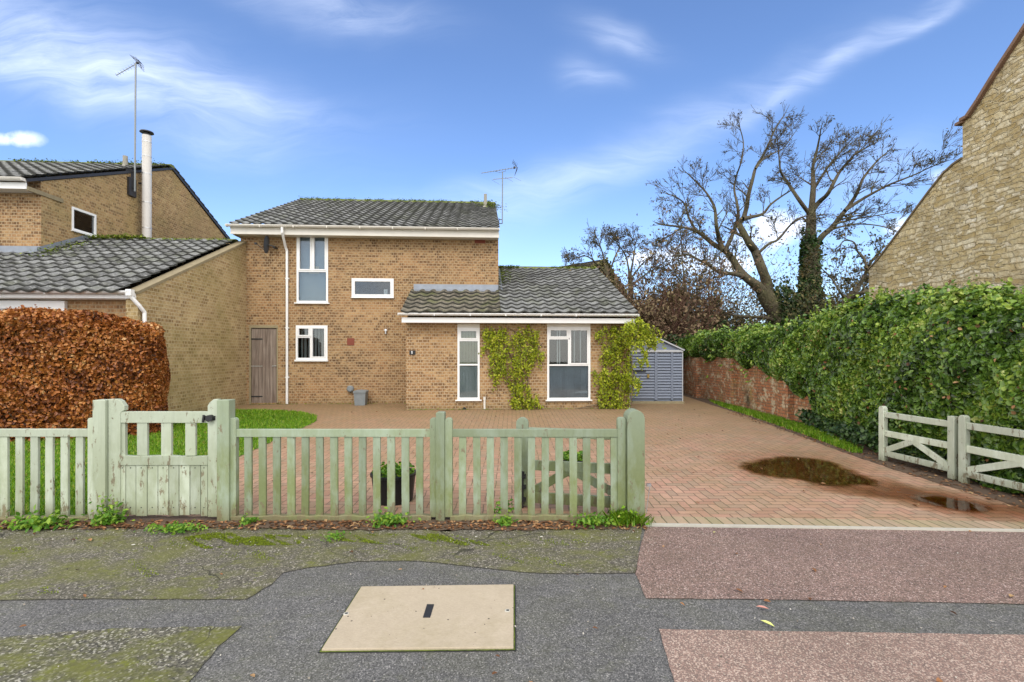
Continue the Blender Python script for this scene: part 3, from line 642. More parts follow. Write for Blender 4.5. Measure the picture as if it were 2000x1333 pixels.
# fibre concrete chamber cover set in the tarmac
def covermat():
    m, t, b, _ = newmat('tan_concrete_cover'); o = t.coord()
    c = t.mix(t.noise(o, 3, 6, .7), (.34, .285, .205), (.50, .43, .33))
    c = t.mix(t.math('MULTIPLY', t.step(t.noise(o, 1.7, 6, .75), .48, .68), .45), c, (.27, .23, .13))
    vo = t.new('ShaderNodeTexVoronoi'); t.put(vo.inputs['Vector'], o); vo.inputs['Scale'].default_value = 22
    pit = t.math('MULTIPLY', t.math('LESS_THAN', vo.outputs['Distance'], .13), t.math('GREATER_THAN', t.noise(o, 8, 2), .56))
    c = t.mix(pit, c, (.06, .05, .04)); f = t.math('MULTIPLY_ADD', t.noise(t.mapv(o, (1, 3, 1)), 60, 4, .7), .5, .75); c = t.mix(1, c, t.comb(f, f, f), 'MULTIPLY')
    t.put(b.inputs['Base Color'], c); b.inputs['Roughness'].default_value = .85; t.put(b.inputs['Normal'], t.bump(t.noise(o, 90, 4), .4, .004)); return m
M['cover'] = covermat()
ch = empty('access_cover', (*G(830, 1205), 0), 0, 'large tan concrete access cover with a small dark label set in the pavement', 'access cover')
cx0, cy0 = G(830, 1205)
c4 = [(x-cx0, y-cy0) for x, y in GP([(706, 1147), (1003, 1143), (1003, 1266), (628, 1270)])]
c4 = [c4[3], c4[2], c4[1], c4[0]]
def inset(p, d):
    c = Vector((sum(x for x, _ in p)/4, sum(y for _, y in p)/4)); return [tuple(Vector(q)+(c-Vector(q)).normalized()*d) for q in p]
MB().prism(inset(c4, -.018), -.03, -.008, 'z').build('frame', M['iron'], ch)
MB().prism(inset(c4, -.011), -.03, -.0052, 'z').build('moss_gap', M['moss'], ch)
MB().prism(c4, -.03, .006, 'z').build('lid', M['cover'], ch, bevel=.004)
lp = [(x-cx0, y-cy0) for x, y in GP([(826, 1209), (840, 1209), (848, 1183), (834, 1183)])]
MB().prism(lp, .006, .0085, 'z').build('label_plate', M['iron'], ch)
for kx, ky in ((676, 1201), (991, 1195)):
    x, y = G(kx, ky); x -= cx0; y -= cy0
    kh = MB().lathe([(.018, .006), (.016, .009)], 14, (x, y, 0)).build('keyhole', M['kerbstone'], ch); MB().box(x-.006, x+.010, y-.008, y+.008, .009, .0095).build('slot', M['dark'], kh)
# ------------------------------------------------------------- the houses (local frame: x along the front, y into the plot)
TH = math.atan(.06); cT, sT = math.cos(TH), math.sin(TH)
OX, OY = -7.685, 13.69
def L2W(x, y, z=0): return Vector((OX+x*cT-y*sT, OY+x*sT+y*cT, z))
def LF(px, py, t=0.0):
    "local x and z of what the photograph shows at px,py on the plane y = t"
    u = (px-CX)/FPX
    # point (uY, Y): (uY-OX)*(-s)+(Y-OY)*c = t
    Y = (t-OX*sT+OY*cT)/(cT-u*sT); X = u*Y
    return (X-OX)*cT+(Y-OY)*sT, CH+(HY-py)/FPX*Y
def wall_front(name, x0, x1, z0, z1, y, th, holes, m, parent, gab=None):
    "wall in the plane y with real rectangular openings and their reveals"
    xs = sorted({x0, x1, *[h[0] for h in holes], *[h[1] for h in holes]}); zs = sorted({z0, z1, *[h[2] for h in holes], *[h[3] for h in holes]})
    mb = MB()
    for i in range(len(xs)-1):
        for j in range(len(zs)-1):
            cx_, cz_ = (xs[i]+xs[i+1])/2, (zs[j]+zs[j+1])/2
            if any(h[0] < cx_ < h[1] and h[2] < cz_ < h[3] for h in holes): continue
            mb.add([(xs[i], y, zs[j]), (xs[i+1], y, zs[j]), (xs[i+1], y, zs[j+1]), (xs[i], y, zs[j+1])], [(0, 1, 2, 3)])
            mb.add([(xs[i], y+th, zs[j]), (xs[i+1], y+th, zs[j]), (xs[i+1], y+th, zs[j+1]), (xs[i], y+th, zs[j+1])], [(3, 2, 1, 0)])
    for a, b_, c, d in holes:
        mb.add([(a, y, c), (a, y+th, c), (a, y+th, d), (a, y, d)], [(0, 1, 2, 3)])
        mb.add([(b_, y, c), (b_, y+th, c), (b_, y+th, d), (b_, y, d)], [(3, 2, 1, 0)])
        mb.add([(a, y, c), (b_, y, c), (b_, y+th, c), (a, y+th, c)], [(0, 1, 2, 3)])
        mb.add([(a, y, d), (b_, y, d), (b_, y+th, d), (a, y+th, d)], [(3, 2, 1, 0)])
    mb.add([(x1, y, z0), (x1, y+th, z0), (x1, y+th, z1), (x1, y, z1)], [(0, 1, 2, 3)])
    mb.add([(x0, y, z0), (x0, y+th, z0), (x0, y+th, z1), (x0, y, z1)], [(3, 2, 1, 0)])
    mb.add([(x0, y, z1), (x1, y, z1), (x1, y+th, z1), (x0, y+th, z1)], [(0, 1, 2, 3)])
    return mb.build(name, m, parent)
def tile_roof(name, x0, x1, y0, z0, y1, slope, m, parent, tw=.30, ex=.335, clip=None, back=False, amp=.042):
    "courses of profiled tiles; each course is a wavy strip with a thick lower edge"
    sgn = -1 if back else 1
    Ls = abs(y1-y0)*math.sqrt(1+slope*slope); nc = int(round(Ls/ex)); ex = Ls/nc; cs = 1/math.sqrt(1+slope*slope); sn = slope*cs
    nt = max(1, int(round((x1-x0)/tw))); tw = (x1-x0)/nt; sub = 8
    vs = []; fs = []; uvs = []
    for c in range(nc):
        off = random.uniform(-.004, .004)
        for k in range(nt):
            xa = x0+k*tw
            if clip and not clip(xa+tw/2, y0+sgn*(c+.5)*ex*cs): continue
            jz = random.uniform(-.003, .004); js = random.uniform(-.006, .006)+(.012 if random.random() < .02 else 0)
            b = len(vs)
            for i in range(sub+1):
                f = i/sub; x = xa+f*tw
                prof = amp*(math.cos(2*math.pi*(f-.0))*.5+.5)**1.3
                lip = .006*math.sin(math.pi*f)
                for (s_, h) in ((c*ex-.05-js-lip*2, .0+jz), (c*ex-.05-js-lip*2, .042+jz), ((c+1)*ex-.01, .004)):
                    hh = h+prof if h > .003 or True else h
                    y = y0+sgn*(s_*cs-hh*sn); z = z0+s_*sn+hh*cs
                    vs.append((x, y, z))
            for i in range(sub):
                a = b+i*3; n_ = a+3
                q1 = (a, n_, n_+1, a+1); q2 = (a+1, n_+1, n_+2, a+2)
                if back: q1 = q1[::-1]; q2 = q2[::-1]
                f0, f1 = i/sub, (i+1)/sub
                fs.append(q1); u1 = [(k+f0*.98+.01, c+.02), (k+f1*.98+.01, c+.02), (k+f1*.98+.01, c+.05), (k+f0*.98+.01, c+.05)]
                fs.append(q2); u2 = [(k+f0*.98+.01, c+.05), (k+f1*.98+.01, c+.05), (k+f1*.98+.01, c+.97), (k+f0*.98+.01, c+.97)]
                uvs += [u1[::-1] if back else u1, u2[::-1] if back else u2]
    sizes = np.full(len(fs), 4)
    return np_mesh(name, vs, np.array(fs).ravel(), sizes, m, parent, np.array([p for u in uvs for p in u]))
def gutter(name, x0, x1, y, z, m, parent, r=.055):
    "half-round gutter with a turned-out lip and end caps"
    mb = MB(); prof = [(y+r*math.cos(a), z+r*math.sin(a)) for a in [math.pi+math.pi*k/8 for k in range(9)]]
    o = prof; i_ = [(y+(p[0]-y)*.86, z+(p[1]-z)*.86+.002) for p in prof]
    ring = o+i_[::-1]; n = len(ring)
    vs = [(x0, *p) for p in ring]+[(x1, *p) for p in ring]
    mb.add(vs, [(k, k+n, (k+1) % n+n, (k+1) % n) for k in range(n)])
    for xx in (x0, x1): mb.box(xx-.008, xx+.008, y-r, y+r, z-r, z+.004)
    for k in range(1, int((x1-x0)/.9)): mb.box(x0+k*.9-.012, x0+k*.9+.012, y-r-.004, y+r, z-r-.006, z-.01)
    mb.box(x0, x1, y-r-.006, y-r+.004, z-.014, z+.006)
    return mb.build(name, m, parent)
def window(parent, x0, x1, z0, z1, y, cells, sill=True, fw=.055, name='window', sill_h=.035, glass='glass', over=.03, rot=None, outer=None):
    "frame proud of the wall; cells = (u0,u1,v0,v1,kind) fractions of the inner area, kind casement/fixed/panel/frost"
    w_ = MB(); ya, yb = y-.018, y+.05
    w_.box(x0, x0+fw, ya, yb, z0, z1); w_.box(x1-fw, x1, ya, yb, z0, z1); w_.box(x0+fw, x1-fw, ya, yb, z0, z0+fw); w_.box(x0+fw, x1-fw, ya, yb, z1-fw, z1)
    ix0, ix1, iz0, iz1 = x0+fw, x1-fw, z0+fw, z1-fw
    root = None; bars = set(); panes = []; sashes = []
    for (u0, u1, v0, v1, kind) in cells:
        a, b_, c, d = ix0+(ix1-ix0)*u0, ix0+(ix1-ix0)*u1, iz0+(iz1-iz0)*v0, iz0+(iz1-iz0)*v1
        mw = .022
        if u0 > 0: a += mw
        if u1 < 1: b_ -= mw
        if v0 > 0: c += mw
        if v1 < 1: d -= mw
        if u1 < 1: bars.add((round(b_, 4), round(b_+2*mw, 4), round(c, 4), round(d, 4)))
        if v1 < 1: bars.add((round(a-(mw if u0 > 0 else 0), 4), round(b_+(mw if u1 < 1 else 0), 4), round(d, 4), round(d+2*mw, 4)))
        panes.append((a, b_, c, d, kind))
    for (a, b_, c, d) in bars:
        w_.box(a, b_, ya+.002, yb-.002, c, d)
    root = w_.build('frame' if rot else name, M['upvc'], parent, bevel=.003)
    for (a, b_, c, d, kind) in panes:
        if kind == 'casement':
            s_ = MB(); q = .036
            s_.box(a, a+q, ya-.014, yb-.02, c, d); s_.box(b_-q, b_, ya-.014, yb-.02, c, d); s_.box(a+q, b_-q, ya-.014, yb-.02, c, c+q); s_.box(a+q, b_-q, ya-.014, yb-.02, d-q, d)
            s_.build('sash', M['upvc'], root, bevel=.003); a += q; b_ -= q; c += q; d -= q
        g = 'frost' if kind == 'frost' else glass
        MB().box(a, b_, y+.012, y+.022, c, d).build('pane', M['upvc'] if kind == 'panel' else M[g], root)
    if sill:
        MB().box(x0-over, x1+over, y-.075, y+.03, z0-sill_h, z0-.001).build('sill', M['upvc'], root, bevel=.006)
    return root
def blinds(parent, x0, x1, z0, z1, y, m, n=None, pitch=.089, twist=35, folded=False):
    mb = MB(); n = n or int((x1-x0)/pitch); p = (x1-x0)/n
    for k in range(n):
        c = x0+(k+.5)*p; a = R(twist+random.uniform(-6, 6)); h = .04 if not folded else .03
        mb.add([(c-h*math.cos(a), y-h*math.sin(a), z0), (c+h*math.cos(a), y+h*math.sin(a), z0), (c+h*math.cos(a), y+h*math.sin(a), z1), (c-h*math.cos(a), y-h*math.sin(a), z1)], [(0, 1, 2, 3)])
    return mb.build('blind', m, parent)

SL = .445
house = empty('brick_house', (OX, OY, 0), TH, 'detached tan brick house with mossy grey tiled roof and low tiled front extension', 'house')
# openings from the photograph
def rect(px0, py0, px1, py1, t):
    a, z1 = LF(px0, py0, t); b_, z0 = LF(px1, py1, t); a2, _ = LF(px0, py1, t); return a, b_, z0, z1
W1 = rect(579.5, 457, 641, 592, 0); W2 = rect(687, 544, 769, 582, 0); W3 = rect(578, 636, 640, 703, 0); DR = rect(487, 636, 543, 787, 0)
zt = 4.95
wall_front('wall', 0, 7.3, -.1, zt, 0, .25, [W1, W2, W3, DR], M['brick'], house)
sidew = MB(); D = 9.36; zr = 7.12
for xx, fl in ((7.30, 1), (0.0, -1)):
    x_ = xx-.002 if fl > 0 else xx+.002
    poly = [(.25, -.1), (D, -.1), (D, 4.95), (D/2, 7.05), (.25, 4.95+.02)]
    vs = [(x_, a, b_) for a, b_ in poly]; sidew.add(vs, [tuple(range(5)) if fl > 0 else tuple(range(4, -1, -1))])
sidew.add([(0, D, -.1), (7.3, D, -.1), (7.3, D, 4.95), (0, D, 4.95)], [(3, 2, 1, 0)])
sidew.build('side_wall', M['brick'], house)
# gable triangle over the front return so that no gap shows under the tiles
MB().prism([(0, 4.955), (D/2, 7.0), (.25, 5.05), (.0, 4.99)], 7.05, 7.297, 'x').build('gable_top', M['brick'], house)
# lined rooms behind the glass
room = MB()
def roombox(mb, x0, x1, y0, y1, z0, z1):
    vs = [(x, y, z) for z in (z0, z1) for y in (y0, y1) for x in (x0, x1)]
    mb.add(vs, [(1, 3, 2, 0), (4, 6, 7, 5), (2, 3, 7, 6), (0, 2, 6, 4), (5, 7, 3, 1)])
roombox(room, .05, 7.25, .26, 3.4, 2.75, 4.9); roombox(room, 1.2, 7.25, .26, 3.4, .1, 2.6)
room.build('interior', M['inside'], house)
x0, x1, z0, z1 = W1
window(house, x0, x1, z0, z1, 0, [(0, .5, .455, 1, 'casement'), (.5, 1, .455, 1, 'casement'), (0, 1, 0, .455, 'fixed')], over=.05)
MB().box(x0+.02, x1-.02, .16, .17, z0, z1).build('sky_reflection_panel', plain('sky_reflection_panel', (.42, .50, .56), .9, var=.12, nscale=2.5), house)  # pale blue panel painting in the upper sky reflection and lower frosted glass
MB().box(x0+.30, x1-.30, .12, .15, z0+.85, z0+1.06).build('ornament', plain('pale_ornament', (.75, .72, .62), .8), house)
x0, x1, z0, z1 = W2; window(house, x0, x1, z0, z1, 0, [(0, 1, 0, 1, 'casement')], over=.01, sill_h=.02)
MB().box(x1-.30, x1-.2, .1, .16, z0, z0+.25).build('ornament', M['upvc'], house)
x0, x1, z0, z1 = W3; wz = window(house, x0, x1, z0, z1, 0, [(0, .46, .68, 1, 'casement'), (0, .46, 0, .68, 'fixed'), (.46, 1, 0, 1, 'casement')], over=.02, sill_h=.05)
blinds(house, x0+.06, x1-.06, z0+.05, z1-.05, .18, M['blind'], twist=62)
# door
x0, x1, z0, z1 = DR; dz0 = .13
fr = MB(); fr.box(x0, x0+.045, -.01, .07, dz0, z1-.02); fr.box(x1-.04, x1, .0, .07, dz0, z1-.02); fr.box(x0, x1, -.012, .06, z1-.07, z1)
df = fr.build('door_frame', M['wood_old'], house)
dm = MB(); nb = 7; bw = (x1-x0-.1)/nb
for k in range(nb): dm.box(x0+.05+k*bw+.003, x0+.05+(k+1)*bw-.003, .015+random.uniform(-.003, .003), .045, dz0+.02+random.uniform(0, .02), z1-.09)
dm.box(x0+.05, x1-.05, .045, .05, dz0+.02, z1-.09)
door = dm.build('door', M['door'], house, bevel=.003)
for zz in (.35, .93*1.3, 1.98):
    hg = MB(); hg.box(x0+.03, x0+.36, .004, .012, zz, zz+.035); hg.build('hinge', M['iron'] if zz > 1.9 or zz < .4 else M['steel'], door)
MB().box(x1-.17, x1-.05, .0, .01, 1.215, 1.25).build('bolt', M['steel'], door)
MB().box(x0-.01, x1+.02, -.06, .08, .02, dz0+.01).build('doorstep', M['kerbstone'], house, bevel=.01)
# main roof
ze = 5.13; ye = -.42
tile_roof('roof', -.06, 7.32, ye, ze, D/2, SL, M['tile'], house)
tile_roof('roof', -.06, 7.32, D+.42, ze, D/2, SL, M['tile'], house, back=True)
zr = ze+SL*(D/2+.42)
rd = MB()
for k in range(16):
    xa = -.06+k*.462; rd.prism([(D/2-.15, zr-.03), (D/2-.11, zr+.035), (D/2-.04, zr+.07), (D/2+.04, zr+.07), (D/2+.11, zr+.035), (D/2+.15, zr-.03)][::-1], xa, xa+.455, 'x')
rdo = rd.build('ridge_tiles', M['ridge'], house)
def mossy(name, P0, P1, n, spread, sz, parent):
    P0 = np.array(P0); P1 = np.array(P1); t_ = RNG.uniform(0, 1, (n, 1)); dens = (np.sin(t_*37)+np.sin(t_*91+2)+np.sin(t_*13)) > -.9
    P_ = (P0+(P1-P0)*t_+RNG.normal(0, 1, (n, 3))*np.array(spread))[dens[:, 0]]
    P_ = P_[::2]; P_[:, 2] -= .012; return tag(leaves(name, P_, (0, 0, 1), sz*.6, .9, M['mossleaf'], parent, spread=.35, fold=.1), kind='stuff')
M['mossleaf'] = leafmat('moss_tuft', (0, (.08, .12, .012)), (.6, (.19, .26, .025)), (1, (.34, .40, .05)), rough=1, trans=.1)
mossy('ridge_moss', (-.05, D/2-.08, zr+.05), (7.3, D/2-.08, zr+.05), 5200, (.0, .09, .018), .06, house)
mossy('ridge_moss', (6.95, D/2-.3, zr-.1), (7.3, D/2-1.6, zr-.62), 1600, (.2, .2, .04), .07, house)
# eaves: soffit, fascia, gutter
MB().box(-.10, 7.30, -.34, .0, 4.90, 4.915).build('soffit', M['upvc_old'], house)
MB().box(-.10, 7.31, -.365, -.341, 4.885, 5.03).build('fascia', M['upvc_old'], house, bevel=.003)
MB().box(-.10, 7.30, -.38, -.25, 5.03, 5.12).build('fascia', M['upvc_old'], house)
gutter('gutter', -.16, 7.31, -.45, 5.12, M['upvc_old'], house, r=.058)
MB().box(-.03, -.005, -.34, .2, 4.86, 5.2).build('verge_board', M['wood_old'], house)
# downpipe
px_ = LF(560.5, 600, -.06)[0]; dx = px_-LF(551, 440, -.45)[0]
MB().tube([(px_-dx, -.45, 5.07), (px_-dx, -.45, 4.93), (px_-.02, -.10, 4.58), (px_, -.06, 4.50)], .036, 10).tube([(px_, -.06, 4.52), (px_, -.06, .16)], .034, 12).build('downpipe', M['upvc'], house, smooth=False)
for zz in (.9, 2.3, 3.7): MB().box(px_-.05, px_+.05, -.07, -.0, zz, zz+.03).build('pipe_clip', M['upvc'], house)
# red vent tile, small details on the front
a, b_, c, d = rect(678, 661, 692, 675, 0); MB().box(a, b_, -.012, .0, c, d).build('air_brick', M['red'], house, bevel=.003)
a, b_, c, d = rect(927, 462, 948, 476, 0); MB().box(a, b_, -.004, .0, c, d).build('red_brick', M['red'], house)
x_, z_ = LF(754, 646, 0); MB().tube([(x_, 0, z_), (x_, -.07, z_+.01)], .035, 14).tube([(x_, -.05, z_), (x_, -.055, z_-.10)], .028, 12).build('outside_lamp', M['steel'], house)
x_, z_ = LF(685.5, 759.5, 0)
bf = MB(); bf.tube([(x_, .0, z_), (x_, -.10, z_)], .085, 20); bf.tube([(x_, -.10, z_), (x_, -.13, z_)], [.095, .06], 20); bf.build('boiler_vent', M['bin'], house)
# extension -------------------------------------------------------
te = -1.45; XE0, XE1 = 4.86, 10.74
W4 = rect(893.5, 633, 937, 781, te); W5 = rect(1068.5, 633, 1153, 781, te)
zte = 2.46
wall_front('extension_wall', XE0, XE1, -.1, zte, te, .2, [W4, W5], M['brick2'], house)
sw = MB()
sw.add([(XE1-.002, te+.2, -.1), (XE1-.002, 6.6, -.1), (XE1-.002, 6.6, 2.5), (XE1-.002, 2.65, 4.35), (XE1-.002, te+.2, 2.55)], [(0, 1, 2, 3, 4)])
sw.build('extension_side', M['brick2'], house); sw = MB()
sw.add([(XE0+.002, te+.2, -.1), (XE0+.002, 0, -.1), (XE0+.002, 0, 3.3), (XE0+.002, te+.2, 2.55)], [(3, 2, 1, 0)])
sw.build('extension_side', M['brick2'], house); sw = MB()
sw.add([(7.3, 6.6, -.1), (XE1, 6.6, -.1), (XE1, 6.6, 2.5), (7.3, 6.6, 2.5)], [(3, 2, 1, 0)])
sw.build('extension_side', M['brick2'], house)
rm = MB(); roombox(rm, XE0+.05, XE1-.05, te+.21, te+2.6, .12, 2.44); rm.build('interior', M['inside'], house)
x0, x1, z0, z1 = W4; H = z1-z0
window(house, x0, x1, z0, z1-.10, te, [(0, 1, .845, 1, 'casement'), (0, 1, .485, .845, 'fixed'), (0, 1, 0, .485, 'fixed')], over=.05, sill_h=.03)
MB().box(x0, x1, te-.012, te+.05, z1-.099, z1).build('head_panel', M['upvc_old'], house)
blinds(house, x0+.06, x1-.06, z0+H*.45, z1-.12, te+.06, M['blind_ochre'], twist=30, pitch=.075)
blinds(house, x0+.05, x1-.05, z0+.03, z0+H*.44, te+.05, M['blind'], twist=14, pitch=.075)
MB().box(x0+.02, x1-.02, te+.2, te+.21, z0, z0+H*.44).build('back_panel', M['wallboard'], house)
x0, x1, z0, z1 = W5; H = z1-z0
window(house, x0, x1, z0, z1-.08, te, [(0, .5, .86, 1, 'casement'), (0, .5, .475, .86, 'fixed'), (.5, 1, .475, 1, 'casement'), (0, 1, 0, .475, 'fixed')], over=.04, sill_h=.03)
MB().box(x0, x1, te-.012, te+.05, z1-.079, z1).build('head_panel', M['upvc_old'], house)
blinds(house, x0+.05, x1-.05, z0+.03, z0+H*.44, te+.06, plain('slate_blind', (.33, .37, .42), .7, var=.25, nscale=3), twist=12, pitch=.06)
MB().box(x0+.02, x1-.02, te+.14, te+.15, z0, z0+H*.45).build('back_panel', plain('slate_backing', (.16, .19, .23), .8), house)
for xx in (x0+.28, x0+.34, x0+.9, x1-.42): MB().box(xx, xx+.03, te+.12, te+.14, z0+H*.47, z1-.14).build('blind', M['blind'], house)
zee = 2.62; SE = .43
lft = lambda x, y: (y < -.02) or x > 7.34
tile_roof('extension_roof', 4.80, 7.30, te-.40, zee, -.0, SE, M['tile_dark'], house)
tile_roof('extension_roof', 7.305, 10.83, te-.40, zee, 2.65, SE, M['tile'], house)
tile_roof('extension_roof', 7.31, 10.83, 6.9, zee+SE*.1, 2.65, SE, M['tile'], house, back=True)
zrr = zee+SE*(2.65-te+.40)
rd = MB()
for k in range(8):
    xa = 7.31+k*.44; rd.prism([(2.52, zrr-.03), (2.56, zrr+.03), (2.62, zrr+.06), (2.68, zrr+.06), (2.74, zrr+.03), (2.78, zrr-.03)][::-1], xa, xa+.435, 'x')
rd.build('ridge_tiles', M['ridge'], house)
mossy('ridge_moss', (7.35, 2.5, zrr+.02), (8.1, 2.5, zrr+.02), 1600, (.0, .12, .02), .07, house)
mossy('ridge_moss', (9.2, 2.55, zrr+.03), (10.8, 2.55, zrr+.03), 1300, (.0, .06, .02), .06, house)
mossy('valley_moss', (7.52, 2.3, zrr-.12), (7.52, .6, zee+SE*2.42+.03), 3600, (.13, .08, .02), .07, house)
# lead flashings
zf0 = LF(890, 569, -.03)[1]; zf1 = LF(890, 556, 0)[1]
fx0 = LF(808, 560, 0)[0]
MB().add([(fx0, -.004, zf1), (7.3, -.004, zf1), (7.3, -.012, zf0+.05), (fx0, -.012, zf0+.05), (fx0, -.16, zf0-.02), (7.3, -.16, zf0-.02)], [(1, 0, 3, 2), (2, 3, 4, 5)]).build('flashing', M['lead'], house)
MB().add([(7.31, 2.3, zrr+.06), (7.31, -.1, zf1+.05), (7.31, -.1, zf0), (7.31, 2.3, zrr-.12), (7.42, 2.3, zrr-.06), (7.42, -.1, zf0+.02)], [(0, 3, 2, 1), (3, 4, 5, 2)]).build('flashing', M['lead'], house)
MB().box(XE0-.02, XE1+.06, te-.30, te-.001, 2.375, 2.39).build('soffit', M['upvc_old'], house)
MB().box(4.80, 10.84, te-.325, te-.301, 2.37, 2.50).build('fascia', M['upvc'], house, bevel=.003)
gutter('gutter', 4.73, 10.86, te-.40, 2.60, M['upvc'], house, r=.055)
MB().box(XE1-.001, XE1+.022, te-.02, te+.12, .1, 2.4).build('corner_board', M['upvc_old'], house)
x_, _ = LF(946.5, 790, te); MB().tube([(x_, te-.05, .44), (x_, te-.05, .14)], .028, 10).tube([(x_-.0, te-.05, .38), (x_-.0, te-.05, .46)], .036, 10).build('waste_pipe', M['upvc_old'], house)
x_, _ = LF(907, 802, te); MB().tube([(x_, te, .14), (x_, te-.06, .14)], .05, 14).build('vent_hole', M['dark'], house)
mossy('wall_foot_moss', (XE0, te-.04, .135), (XE1, te-.04, .135), 3500, (0, .04, .012), .05, house)
mossy('wall_foot_moss', (.3, -.04, .155), (XE0, -.04, .155), 2600, (0, .05, .01), .05, house)
# small pipe through the roof
x_, z_ = LF(948, 392, 3.6); zb = ze+SL*(3.6+.42)
MB().tube([(x_, 3.6, zb-.05), (x_, 3.6, zb+.50)], [.065, .055], 12).lathe([(.11, zb-.02), (.09, zb+.05)], 14, (x_, 3.6, 0)).build('vent_pipe', plain('cement_pipe', (.30, .29, .25), .9, var=.2), house)
# things fixed to this house -------------------------------------------
xs, zs = LF(806, 689, te); hs = empty('house_number', L2W(xs, te-.012, zs), TH, 'small dark house number plate on the brick left of the narrow window', 'sign')
MB().box(-.082, .072, -.006, .010, -.058, .055).build('plate', M['dark'], hs, bevel=.004)
MB().box(-.024, -.004, -.012, -.007, -.035, .035).box(-.036, -.024, -.012, -.007, .015, .028).build('numeral', M['upvc'], hs)
xs, zs = LF(522, 478, -.25)
dish = empty('satellite_dish', L2W(xs, -.25, zs), TH, 'dark satellite dish seen edge on under the eaves beside the downpipe', 'satellite dish')
dm = MB(); n = 24
for ring in range(6):
    pass
prof = [(.001, .0)]+[(r_, -.35*r_*r_) for r_ in (.07, .14, .20, .25)]
# dish faces left (local -x), slightly up
vs = []; fs = []
for (r_, h) in prof:
    for k in range(n): vs.append((-.25*r_*0+h*-1.0-.0, r_*math.cos(2*math.pi*k/n)*.95, r_*math.sin(2*math.pi*k/n)))
for i in range(len(prof)-1):
    for k in range(n): fs.append((i*n+k, i*n+(k+1) % n, (i+1)*n+(k+1) % n, (i+1)*n+k))
dm.add([(-x_, y_, z_) for x_, y_, z_ in vs], fs); dm.add([(-x_+.012, y_, z_) for x_, y_, z_ in vs], [f[::-1] for f in fs])
di = dm.build('reflector', plain('slate_dish', (.07, .085, .11), .4), dish, smooth=True); di.rotation_euler = (0, R(6), R(7))
MB().bar((.02, 0, 0), (.16, .05, -.04), .03, .03).bar((.16, .05, -.06), (.16, .24, -.06), .05, .05).bar((.17, .2, -.1), (.17, .2, .25), .018, .018).build('bracket', M['dark'], dish)
MB().bar((.0, 0, -.22), (-.30, .0, .02), .015, .015, (0, 1, 0)).box(-.34, -.28, -.03, .03, .0, .05).build('receiver_arm', M['dark'], dish)
def yagi(parent, base, d, L, n, el0, el1, refl=True, vert=False):
    "boom from base along d, elements across it"
    base = Vector(base); d = Vector(d).normalized(); side = Vector((0, 0, 1)) if vert else d.cross(Vector((0, 0, 1))).normalized(); up = side.cross(d)
    mb = MB(); mb.bar(base-d*L*.5, base+d*L*.5, .016, .016); mb.build('boom', M['alu'], parent)
    e = MB()
    for k in range(n):
        p = base+d*L*(-.42+.90*k/(n-1)); h = el0+(el1-el0)*k/(n-1); e.tube([p-side*h/2, p+side*h/2], .0045, 5)
    e.build('elements', M['alu'], parent)
    if refl:
        r_ = MB(); p = base-d*L*.5
        for s1 in (-1, 1):
            for k in range(4): q = p+up*s1*(.05+.045*k)-d*(-.03*k); r_.tube([q-side*.17, q+side*.17], .006, 5)
            r_.bar(p, p+up*s1*.2+d*.09, .012, .012)
        r_.box(-.03, .03, -.03, .03, -.02, .03, Matrix.Translation(p+d*.08)); r_.build('reflector', M['iron'], parent)
Yb = 14.9; b0 = W(981, 437, Yb)
ae = empty('tv_aerial', b0, 0, 'tall aerial mast with two antennas on the right gable end of the brick house', 'aerial')
top = W(981.5, 336, Yb)-b0
MB().tube([(0, 0, 0), (top.x, 0, top.z)], .016, 8).build('mast', M['alu'], ae)
MB().bar((-.10, 0, .0), (0, 0, .0), .02, .02).bar((-.10, 0, .12), (0, 0, .12), .02, .02).box(-.11, -.09, -.03, .03, -.03, .16).build('wall_bracket', M['iron'], ae)
pA = W(975, 333, Yb)-b0
yagi(ae, pA, Vector((-1, -.10, -.20)), 1.12, 12, .16, .10)
MB().tube([(pA.x-.13, 0, pA.z-.03), (top.x-.08, 0, top.z-.02), (top.x, 0, top.z), (top.x+.10, 0, top.z+.02), (pA.x+.19, 0, pA.z+.04)], .007, 5).build('cradle', M['alu'], ae)
pB = W(982, 349, Yb)-b0
yagi(ae, pB, Vector((-1, -.10, -.13)), .62, 3, .0, .0, refl=False)
e2 = MB()
for q, l in ((W(961, 352, Yb)-b0, .26), (W(987, 347, Yb)-b0, .25), (W(1003, 346, Yb)-b0, .25)): e2.tube([q, q+Vector((l*.9, -.35, -l))], .004, 5)
e2.build('elements', M['alu'], ae)
# ------------------------------------------------------------- neighbour's house and link building
NX, NY = -3.92, -1.66
nb_ = empty('brick_house', L2W(NX, NY, 0), TH, 'neighbouring brick house on the left with steel flue and low tiled garage in front', 'house')
class Off:
    pass
def NB(mb, name, m, **k):
    "build in house coordinates, stored relative to the neighbour's corner"
    mb.v = [(x-NX, y-NY, z) for x, y, z in mb.v]; o = mb.build(name, m, nb_, **k); return o
GY = 8.26; zg0 = 5.45
g = MB(); ridge_y = 3.3
zpk = 7.95
wy0, wy1, wz0, wz1 = -.78, .02, 4.83, 5.45
